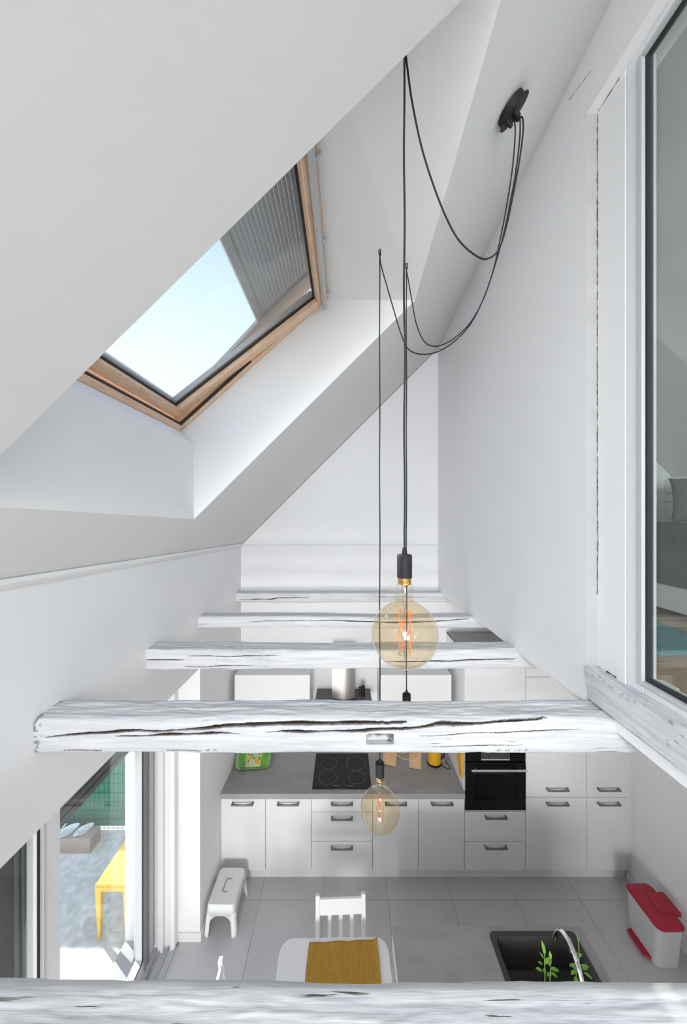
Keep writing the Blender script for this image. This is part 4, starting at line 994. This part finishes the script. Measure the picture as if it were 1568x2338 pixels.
# herb pots standing in the basin
def leaf_mesh(L, W):
    vs, fs = [], []; n = 6
    for k in range(n+1):
        t = k/n; w = W*math.sin(math.pi*min(0.98, t*0.93+0.05))**0.8; z = -0.25*L*t*t
        vs += [(-w, L*t, z+0.12*w), (0, L*t, z-0.06*w), (w, L*t, z+0.12*w)]
    for k in range(n):
        a = k*3; fs += [(a, a+1, a+4, a+3), (a+1, a+2, a+5, a+4)]
    me = bpy.data.meshes.new('leaf'); me.from_pydata(vs, [], fs); me.materials.append(M_leaf); me.update(); finish(me, 80)
    return me
LEAVES = [leaf_mesh(0.044, 0.0105), leaf_mesh(0.032, 0.009), leaf_mesh(0.056, 0.010)]
def herb(label, loc, top, leaves, stems):
    h = empty('potted_herb', loc); tag(h, label, 'plant', 'potted herbs in the sink')
    MB().lathe([(0.0, 0), (0.036, 0), (0.048, 0.085), (0.051, 0.085), (0.051, 0.098), (0.046, 0.098), (0.043, 0.075), (0.0, 0.075)], 24).build('pot', M_terra, h, smooth=40)
    MB().lathe([(0.0, 0.078), (0.043, 0.076)], 20).build('soil', M_soil, h)
    for s in stems: MB().tube(spline(s, 5), [0.0026]*(5*(len(s)-1)+1), 6).build('stem', M_stem, h, smooth=60)
    for (p, az, pitch, k, sc) in leaves:
        o = obj('leaf', LEAVES[k], h); o.location = p; o.rotation_euler = (math.radians(pitch), 0, math.radians(az)); o.scale = (sc, sc, sc)
ZBAS = ZW - 0.198
herb('fresh green herb with upright pointed leaves left of the tap', (1.150, 1.955, ZBAS), 1.17,
     [((-0.004, 0, 0.42), 10, 78, 2, 1.0), ((-0.010, 0, 0.40), 60, 60, 1, 0.9), ((-0.002, 0, 0.37), -70, 35, 0, 1.0), ((0.02, 0, 0.36), -40, 20, 0, 0.95), ((0.03, 0, 0.34), -95, 10, 0, 1.0), ((-0.018, 0, 0.37), 100, 40, 1, 0.9),
      ((0.03, 0.0, 0.32), -120, 5, 1, 1.0), ((0.0, 0.01, 0.33), 150, 25, 1, 1.0), ((-0.02, 0, 0.33), 70, 15, 1, 1.0), ((0.01, 0, 0.30), -60, 0, 0, 0.9), ((0.035, 0.01, 0.385), -20, 55, 1, 0.9)],
     [[(0, 0, 0.075), (-0.003, 0, 0.25), (-0.006, 0, 0.43)], [(0.005, 0, 0.075), (0.02, 0, 0.22), (0.03, 0, 0.36)]])
herb('fresh green herb with a tall bare tip right of the tap', (1.338, 1.955, ZBAS), 1.2,
     [((0.0, 0, 0.50), 20, 80, 1, 0.8), ((-0.004, 0, 0.43), 85, 15, 0, 0.95), ((-0.02, 0, 0.425), 60, 25, 1, 0.9), ((0.0, 0, 0.41), -70, 30, 1, 0.8), ((-0.01, 0, 0.36), 80, 0, 0, 0.9), ((0.012, 0, 0.36), -95, 10, 2, 0.8),
      ((0.02, 0, 0.34), -70, -5, 0, 1.0), ((0.0, 0, 0.32), 30, 10, 0, 0.9), ((-0.02, 0, 0.33), 110, 5, 1, 1.0), ((0.03, 0.0, 0.32), -110, -10, 0, 1.0), ((0.0, -0.02, 0.31), 180, 0, 0, 1.0), ((-0.012, 0, 0.30), 140, 0, 0, 1.0)],
     [[(0, 0, 0.075), (0.004, 0, 0.28), (0.0, 0, 0.52)], [(0, 0.005, 0.075), (-0.012, 0, 0.25), (-0.016, 0, 0.42)]])

# dining table
TZ = 0.745
tb = empty('dining_table', (-0.05, 1.75, 0)); tag(tb, 'white dining table with rounded corners beside the island', 'table')
def rr_c(w, h, r, cx=0, cy=0, n=8):
    out = []
    for sx, sy, a in ((1, -1, -90), (1, 1, 0), (-1, 1, 90), (-1, -1, 180)):
        for k in range(n+1):
            t = math.radians(a+90*k/n); out.append((cx+sx*(w/2-r)+r*math.cos(t), cy+sy*(h/2-r)+r*math.sin(t)))
    return out
tb.location = (-0.055, 1.80, 0); tb.rotation_euler = (0, 0, math.radians(0.8))
MB().prism(rr_c(0.72, 1.06, 0.085), TZ-0.028, TZ, 'z').build('tabletop', M_lacq, tb, bevel=0.004)
for sx in (-1, 1):
    for sy in (-1, 1): MB().box(sx*0.28-0.025, sx*0.28+0.025, sy*0.44-0.025, sy*0.44+0.025, 0, TZ-0.028).build('leg', M_lacq, tb, bevel=0.004)
MB().box(-0.27, 0.27, -0.45, -0.43, TZ-0.11, TZ-0.028).box(-0.27, 0.27, 0.43, 0.45, TZ-0.11, TZ-0.028).box(-0.29, -0.27, -0.43, 0.43, TZ-0.11, TZ-0.028).box(0.27, 0.29, -0.43, 0.43, TZ-0.11, TZ-0.028).build('apron', M_lacq, tb)
# cloth runner
mb = MB(); nu, nv = 60, 60
for j in range(nv+1):
    for i in range(nu+1):
        s, t = i/nu, j/nv
        x = -0.232 + 0.458*s + 0.006*math.sin(t*9+1)*(s-0.5); y = 1.55 + 0.755*t + 0.018*(s-0.5)*t + 0.0012*math.sin(s*19)*t
        z = TZ + 0.0025 + 0.0028*(1+mnoise.noise((s*9, t*2, 1.7))) + 0.002*max(0, mnoise.noise((s*22, t*2.5, 4)))
        if s > 0.96 and t > 0.5: z += 0.012*(s-0.96)/0.04*(t-0.5)*2
        mb.v.append((x, y, z))
for j in range(nv):
    for i in range(nu): a = j*(nu+1)+i; mb.f.append((a, a+1, a+nu+2, a+nu+1))
ru_ = mb.build('table_runner', M_ochre, smooth=80); tag(ru_, 'ochre woven cotton runner lying on the white table', 'table runner')
sdm = ru_.modifiers.new('thickness', 'SOLIDIFY'); sdm.thickness = 0.002; sdm.offset = 1
# chairs: origin under the seat centre, facing -y, back at +y
def chair(label, loc, rz):
    c = empty('dining_chair', loc, rz); tag(c, label, 'chair', 'white slatted dining chairs')
    SHh = 0.44; W = 0.36; Dp = 0.36; BT = 0.875; lean = 0.055
    MB().prism(rr_c(W+0.02, Dp+0.02, 0.02), SHh-0.022, SHh, 'z').build('seat', M_lacq, c, bevel=0.003)
    for s in (-1, 1):
        MB().box(s*(W/2-0.018)-0.016, s*(W/2-0.018)+0.016, -Dp/2+0.004, -Dp/2+0.036, 0, SHh-0.022).build('leg', M_lacq, c, bevel=0.003)
        xa_, xb_ = s*(W/2-0.016)-0.015, s*(W/2-0.016)+0.015
        pr = [(Dp/2-0.005, 0), (Dp/2+0.030, 0), (Dp/2+0.030, SHh), (Dp/2+0.030+lean, BT), (Dp/2+0.004+lean, BT+0.004), (Dp/2-0.005, SHh)]
        MB().prism(pr, xa_, xb_, 'x').build('back_post', M_lacq, c, bevel=0.004)
    def yz(z): return Dp/2+0.004 + lean*(z-SHh)/(BT-SHh)
    def rail(z0, z1):
        return MB().hexa([(-W/2+0.03, yz(z0), z0), (W/2-0.03, yz(z0), z0), (W/2-0.03, yz(z0)+0.018, z0), (-W/2+0.03, yz(z0)+0.018, z0),
                          (-W/2+0.03, yz(z1), z1), (W/2-0.03, yz(z1), z1), (W/2-0.03, yz(z1)+0.018, z1), (-W/2+0.03, yz(z1)+0.018, z1)])
    rail(0.755, 0.855).build('top_rail', M_lacq, c, bevel=0.003); rail(0.52, 0.555).build('lower_rail', M_lacq, c, bevel=0.003)
    for k in (-1, 0, 1):
        xm = k*0.079
        MB().hexa([(xm-0.014, yz(0.55)+0.004, 0.55), (xm+0.014, yz(0.55)+0.004, 0.55), (xm+0.014, yz(0.55)+0.014, 0.55), (xm-0.014, yz(0.55)+0.014, 0.55),
                   (xm-0.014, yz(0.76)+0.004, 0.76), (xm+0.014, yz(0.76)+0.004, 0.76), (xm+0.014, yz(0.76)+0.014, 0.76), (xm-0.014, yz(0.76)+0.014, 0.76)]).build('slat', M_lacq, c, bevel=0.002)
    MB().box(-W/2+0.02, W/2-0.02, -Dp/2+0.01, -Dp/2+0.03, SHh-0.08, SHh-0.022).box(-W/2+0.01, -W/2+0.03, -Dp/2+0.03, Dp/2, SHh-0.08, SHh-0.022).box(W/2-0.03, W/2-0.01, -Dp/2+0.03, Dp/2, SHh-0.08, SHh-0.022).build('seat_frame', M_lacq, c)
    return c
chair('white slatted wooden chair tucked in behind the table runner', (-0.012, 2.225, 0), math.radians(2.0))
chair('white wooden chair in sunlight at the left of the table', (-0.50, 1.96, 0), math.radians(92))
# step stool
st = empty('step_stool', (-1.052, 3.105, 0), math.radians(-1.0)); tag(st, 'white moulded plastic step stool with a hand grip slot', 'stool')
def stool_body():
    mb = MB()
    tw, tl, bw, bl, h = 0.112, 0.152, 0.142, 0.178, 0.255
    # top plate
    top = rr_c(2*tw, 2*tl, 0.025); n = len(top)
    mid = rr_c(2*tw+0.016, 2*tl+0.016, 0.03)
    low = rr_c(2*bw, 2*bl, 0.035)
    def ring(poly, z): return [(a, b, z) for a, b in poly]
    mb.v = ring(top, h) + ring(mid, h-0.010) + ring([(a*0.35+c*0.65, b*0.35+d*0.65) for (a, b), (c, d) in zip(low, mid)], h-0.085)
    mb.f = [tuple(range(n))] + [(q*n+i, q*n+(i+1) % n, (q+1)*n+(i+1) % n, (q+1)*n+i) for q in range(2) for i in range(n)]
    return mb, h
mbs, hs = stool_body()
stb = mbs.build('top', M_plastw, st, smooth=35); s_ = stb.modifiers.new('t', 'SOLIDIFY'); s_.thickness = 0.006
def leg_panel(sx, sy):
    """L shaped corner leg with arched cut-outs between the legs"""
    mb = MB(); tw, tl, bw, bl, h = 0.120, 0.160, 0.142, 0.178, 0.255
    zt, n = h-0.07, 10
    def edge(zz, k):  # outer corner position at height
        f = 1-zz/h; return (tw+(bw-tw)*f, tl+(bl-tl)*f)
    rows = []
    for k in range(n+1):
        z = zt*k/n; cx, cy = edge(z, 0); t = k/n
        wx = 0.042 + (cx-0.042-0.002)*max(0, (t-0.62)/0.38)**2.2
        wy = 0.046 + (cy-0.046-0.002)*max(0, (t-0.62)/0.38)**2.2
        rows.append([(sx*(cx-wx), sy*cy, z), (sx*(cx-0.022), sy*cy, z), (sx*(cx-0.006), sy*(cy-0.006), z), (sx*cx, sy*(cy-0.022), z), (sx*cx, sy*(cy-wy), z)])
    for r in rows: mb.v += r
    for k in range(n):
        for j in range(4): a = k*5+j; mb.f.append((a, a+1, a+6, a+5))
    o = mb.build('leg', M_plastw, st, smooth=50); m_ = o.modifiers.new('t', 'SOLIDIFY'); m_.thickness = 0.010; m_.offset = -1
for sx in (-1, 1):
    for sy in (-1, 1): leg_panel(sx, sy)
mb = MB().tube(spline([(0.028, 0.055, hs+0.0005), (-0.012, 0.052, hs+0.0005), (-0.020, 0.04, hs+0.0005), (-0.022, -0.04, hs+0.0005), (-0.014, -0.052, hs+0.0005), (0.022, -0.055, hs+0.0005)], 5), 0.0042, 6); mb.build('grip_slot', M_hole, st, smooth=60)
# pedal bin
bn = empty('pedal_bin', (2.60, 2.87, 0)); tag(bn, 'light grey pedal bin with red lid and red pedal', 'bin')
def binring(x0, x1, y0, y1, r, z):
    return [(a, b, z) for a, b in rr_c(x1-x0, y1-y0, r, (x0+x1)/2, (y0+y1)/2, 6)]
mb = MB(); rings = [binring(-0.110, 0.085, -0.135, 0.135, 0.035, 0.0), binring(-0.114, 0.090, -0.140, 0.140, 0.04, 0.04), binring(-0.116, 0.098, -0.158, 0.160, 0.04, 0.30), binring(-0.116, 0.100, -0.160, 0.162, 0.04, 0.32)]
n = 28
for r_ in rings: mb.v += r_
mb.f = [tuple(range(n))[::-1]] + [(q*n+i, q*n+(i+1) % n, (q+1)*n+(i+1) % n, (q+1)*n+i) for q in range(3) for i in range(n)] + [tuple(range(3*n, 4*n))]
mb.build('body', M_bing, bn, smooth=40)
mb = MB(); rings = [binring(-0.112, 0.094, -0.154, 0.156, 0.04, 0.320), binring(-0.112, 0.094, -0.154, 0.156, 0.04, 0.330)]
for r_ in rings: mb.v += r_
mb.f = [tuple(range(n))[::-1], tuple(range(n, 2*n))] + [(i, (i+1) % n, n+(i+1) % n, n+i) for i in range(n)]
mb.build('liner_rim', M_rubber, bn)
mb = MB(); rings = [binring(-0.120, 0.104, -0.172, 0.172, 0.045, 0.328), binring(-0.122, 0.106, -0.174, 0.174, 0.045, 0.340), binring(-0.112, 0.098, -0.160, 0.160, 0.04, 0.352), binring(-0.095, 0.09, -0.14, 0.14, 0.04, 0.358)]
for r_ in rings: mb.v += r_
mb.f = [tuple(range(n))[::-1]] + [(q*n+i, q*n+(i+1) % n, (q+1)*n+(i+1) % n, (q+1)*n+i) for q in range(3) for i in range(n)] + [tuple(range(3*n, 4*n))]
ld = mb.build('lid', M_red, bn, smooth=30)
MB().prism([(-0.02, -0.055), (0.14, -0.085), (0.15, -0.075), (0.15, 0.075), (0.14, 0.085), (0.0, 0.075)], 0.335, 0.366, 'z').build('hinge_cover', M_red, ld, bevel=0.006)
MB().prism([(-0.165, -0.085), (-0.112, -0.105), (-0.112, 0.105), (-0.165, 0.085)], 0.022, 0.040, 'z').build('pedal', M_red, bn, bevel=0.006)
MB().box(-0.1175, -0.112, -0.108, 0.108, 0.012, 0.060).build('pedal_slot', M_bing, bn)

# ------------------------------------------------------------------ bedroom behind the loft glazing
ZF = 2.80
flo = MB().box(XP+0.17, 3.98, YR, YB, 2.781, 2.792).build('floor_loft', M_plankg); tag(flo, 'oak plank floor of the loft bedroom', 'floor', kind='structure')
pm = {}
yy = 1.0; k = 0
while yy < 3.9:
    xs_ = XP+0.17 + (0.35 if k % 2 else 0.0); xsegs = [XP+0.17, 1.26+0.5+0.55*(k % 3)*0.4, 2.4+0.3*(k % 2), 3.9]
    for a, b in zip(xsegs, xsegs[1:]):
        o = MB().box(0, b-a-0.002, 0, 0.118, 0, ZF-2.792).build('plank', M_oak, flo); o.location = (a, yy, 2.792)
    yy += 0.12; k += 1
rg = MB(); nu, nv = 50, 60
rx0, rx1, ry0, ry1 = 1.45, 2.34, 1.985, 3.3
for j in range(nv+1):
    for i in range(nu+1):
        s, t = i/nu, j/nv
        rg.v.append((rx0+(rx1-rx0)*s, ry0+(ry1-ry0)*t, ZF+0.002+(0.016+0.006*mnoise.noise((s*60, t*80, 0)) if 0 < i < nu and 0 < j < nv else 0)))
for j in range(nv):
    for i in range(nu): a = j*(nu+1)+i; rg.f.append((a, a+1, a+nu+2, a+nu+1))
rug = rg.build('rug', M_rug, smooth=80); tag(rug, 'teal pile rug on the bedroom floor beside the bed', 'rug')
# knee wall with panel boards
kw = MB().box(3.72, 3.98, YR, YB, 2.79, 4.02).build('wall_bedroom', M_wall); tag(kw, 'low white panelled wall behind the bed', 'wall', kind='structure')
for z0, z1 in ((2.80, 3.74), (3.745, 3.84), (3.845, 4.0)): MB().box(3.70, 3.72, 1.0, YB, z0+0.003, z1-0.003).build('panel', M_bedw, kw, bevel=0.003)
bd = empty('bed', (3.12, 2.75, ZF)); tag(bd, 'white wooden bed seen through the loft glass', 'bed')
def bo_(x0, x1, y0, y1, z0, z1, name, m, bev=0.004): return off(MB().box(x0, x1, y0, y1, z0, z1), bd).build(name, m, bd, bevel=bev)
bo_(2.60, 2.63, 1.75, 3.80, 2.845, 3.045, 'side_board', M_bedw); bo_(3.63, 3.66, 1.75, 3.80, 2.845, 3.045, 'side_board', M_bedw)
bo_(2.60, 3.66, 3.80, 3.84, 2.80, 3.55, 'headboard', M_bedw); bo_(2.63, 3.63, 1.75, 1.78, 2.845, 3.045, 'footboard', M_bedw)
for xx in (2.615, 3.645):
    for yy in (1.80, 3.75): bo_(xx-0.02, xx+0.02, yy-0.03, yy+0.03, ZF, 2.85, 'leg', M_bedw)
mt = bo_(2.64, 3.62, 1.79, 3.79, 2.98, 3.40, 'mattress', M_bedw, 0.05)
bl = MB(); nu, nv = 70, 60
prof_b = [(2.592, 3.045), (2.590, 3.15), (2.592, 3.30), (2.600, 3.42), (2.625, 3.485), (2.67, 3.512), (2.80, 3.52), (3.1, 3.525), (3.4, 3.52), (3.66, 3.50)]
ppath = spline([(a, 0, b) for a, b in prof_b], 7); npth = len(ppath)
for j in range(nv+1):
    y = 1.70+2.05*j/nv
    for i, q in enumerate(ppath):
        w = 0.010*mnoise.noise((y*5, i*0.10, 2.0)) + 0.004*mnoise.noise((y*16, i*0.3, 5.0)); e_ = 1 if i < 28 else 0.4
        bl.v.append((q.x-w*e_, y, q.z+w*(1.2-e_)))
for j in range(nv):
    for i in range(npth-1): a = j*npth+i; bl.f.append((a, a+1, a+npth+1, a+npth))
blo = bl.build('blanket', M_blank, smooth=80); tag(blo, 'dark grey waffle blanket hanging over the side of the bed', 'blanket')
s_ = blo.modifiers.new('t', 'SOLIDIFY'); s_.thickness = 0.006
def pillow():
    bm = bmesh.new(); bmesh.ops.create_grid(bm, x_segments=22, y_segments=22, size=0.5)
    top = [v for v in bm.verts]; me = bpy.data.meshes.new('pillow')
    vs, fs = [], []; n = 23
    for side in (1, -1):
        for j in range(n):
            for i in range(n):
                s, t = i/(n-1)*2-1, j/(n-1)*2-1
                h = (max(0, 1-s**4)*max(0, 1-t**4))**0.5
                pin = 1-0.10*(1-abs(s)**2)*abs(t)**3 ; pin2 = 1-0.10*(1-abs(t)**2)*abs(s)**3
                vs.append((s*0.25*pin2, t*0.25*pin, side*0.07*h))
    for sd_ in (0, 1):
        for j in range(n-1):
            for i in range(n-1):
                a = sd_*n*n+j*n+i; q = (a, a+1, a+n+1, a+n); fs.append(q if sd_ == 0 else q[::-1])
    bm.free(); me.from_pydata(vs, [], fs); me.update()
    b2 = bmesh.new(); b2.from_mesh(me); bmesh.ops.remove_doubles(b2, verts=b2.verts, dist=1e-4); bmesh.ops.recalc_face_normals(b2, faces=b2.faces); b2.to_mesh(me); b2.free()
    me.materials.append(M_pill); finish(me, 80); return me
pw_ = obj('pillow', pillow()); pw_.matrix_world = Matrix.Translation((3.40, 3.22, 3.75)) @ Matrix.Rotation(math.radians(-40), 4, 'Z') @ Matrix.Rotation(math.radians(62), 4, 'X')
tag(pw_, 'dark grey linen cushion standing on the bed', 'pillow')
sk_ = MB().box(1.262, 1.330, 1.36, 1.43, ZF, ZF+0.13).build('trim_3', M_trimw); tag(sk_, 'white skirting block on the bedroom floor at the glass edge', 'trim', kind='structure')

# ------------------------------------------------------------------ patio outside the sliding door
ZG = -0.05
pat = MB().box(-9, -1.85, -6, 9, ZG-0.2, ZG).build('patio', M_patio); tag(pat, 'rough pale concrete patio outside the sliding door', 'ground', kind='structure')
fe = empty('fence', (-3.6, 3.98, ZG)); tag(fe, 'green mesh fence with green privacy screen beside the patio', 'fence')
MB().box(-2.6, 1.8, 0.012, 0.016, 0.03, 1.60).build('privacy_screen', M_screen, fe)
mb = MB()
for k in range(80):
    x = -2.5+k*0.0545; mb.tube([(x, 0.0, 0.0), (x, 0, 0.12), (x, -0.03, 0.17), (x, 0, 0.22), (x, 0, 1.63)], 0.0028, 5)
for z in [0.02, 0.12, 0.22] + [0.325+0.105*k for k in range(13)]: mb.tube([(-2.6, -0.004, z), (1.8, -0.004, z)], 0.003, 5)
wm = mb.build('wire_mesh', M_wire, fe); wm['kind'] = 'stuff'
for x in (-2.55, -0.1, 1.77): MB().box(x-0.03, x+0.03, 0.02, 0.06, 0, 1.65).build('post', M_wire, fe)
lg = empty('timber_block', (-3.10, 3.78, ZG)); tag(lg, 'weathered squared timber block carrying white dishes on the patio', 'timber block')
MB().box(-0.55, 0.37, -0.08, 0.085, 0, 0.155).build('block', M_log, lg, bevel=0.006)
lg.location = (-3.10, 3.78, ZG)
lg2 = empty('timber_block', (-2.27, 3.82, ZG)); tag(lg2, 'weathered timber block half hidden behind the yellow bench', 'timber block')
MB().box(-0.13, 0.35, -0.075, 0.12, 0, 0.14).build('block', M_log, lg2, bevel=0.006)
def dish(label, loc, rz, L=0.11, W=0.062):
    d = empty('oval_dish', loc, rz); tag(d, label, 'dish', 'white dishes on the timber block')
    mb = MB(); n = 28; prof = [(0.30, 0.006), (0.62, 0.008), (0.92, 0.022), (1.0, 0.028), (1.0, 0.022), (0.7, 0.0), (0.4, 0.0)]
    for f_, z in prof:
        for k in range(n):
            a = 2*math.pi*k/n; c_, s_ = math.cos(a), math.sin(a)
            mb.v.append((L*f_*math.copysign(abs(c_)**1.0, c_), W*f_*math.copysign(abs(s_)**1.25, s_), z))
    m_ = len(prof)
    for q in range(m_-1):
        for k in range(n): mb.f.append((q*n+k, q*n+(k+1) % n, (q+1)*n+(k+1) % n, (q+1)*n+k))
    mb.f += [tuple(range(n))[::-1], tuple(range((m_-1)*n, m_*n))]
    mb.build('bowl', M_china, d, smooth=50)
    return d
ZL = ZG+0.155
dish('white leaf shaped dish in the middle of the timber block', (-3.035, 3.775, ZL), math.radians(48))
dish('white leaf shaped dish at the left, half cut by the door frame', (-3.185, 3.775, ZL), math.radians(48))
dish('white oval dish holding white pebbles on the timber block', (-2.865, 3.790, ZL), math.radians(48), 0.095, 0.052)
def pebble(label, loc):
    mb = MB(); prof = [(0.0001, -1)] + [(math.cos(-math.pi/2+math.pi*k/8), math.sin(-math.pi/2+math.pi*k/8)) for k in range(1, 8)] + [(0.0001, 1)]
    mb.lathe(prof, 16, m=Matrix.Diagonal((0.030, 0.019, 0.011, 1))); o = mb.build('pebble', M_china, smooth=80); o.location = loc; o.rotation_euler = (0, 0, math.radians(50))
    tag(o, label, 'pebble', 'white pebbles on the oval dish')
pebble('white pebble at the near end of the oval dish', (-2.905, 3.735, ZL+0.021)); pebble('white pebble at the right side of the oval dish', (-2.845, 3.800, ZL+0.021)); pebble('white pebble at the far end of the oval dish', (-2.862, 3.845, ZL+0.021))
yt = empty('garden_table', (-1.985, 3.0, ZG)); tag(yt, 'low yellow plastic garden table on the patio', 'table')
def yo(mb): mb.v = [(x+1.985, y-3.0, z-ZG) for x, y, z in mb.v]; return mb
yo(MB().box(-2.125, -1.865, 2.94, 3.70, 0.415, 0.440).box(-2.125, -2.105, 2.945, 3.70, 0.36, 0.415).box(-2.105, -1.865, 2.94, 2.955, 0.375, 0.415)).build('top', M_yel, yt, bevel=0.004)
yo(MB().box(-2.095, -1.875, 2.975, 3.67, 0.440, 0.4425)).build('raised_panel', M_yel, yt)
for (x, y) in ((-2.105, 2.965), (-1.882, 2.985), (-2.105, 3.68), (-1.882, 3.68)):
    yo(MB().hexa([(x-0.010, y-0.012, ZG), (x+0.012, y-0.012, ZG), (x+0.012, y+0.012, ZG), (x-0.010, y+0.012, ZG), (x-0.026, y-0.028, 0.42), (x+0.030, y-0.028, 0.42), (x+0.030, y+0.03, 0.42), (x-0.026, y+0.03, 0.42)])).build('leg', M_yel, yt, bevel=0.004)
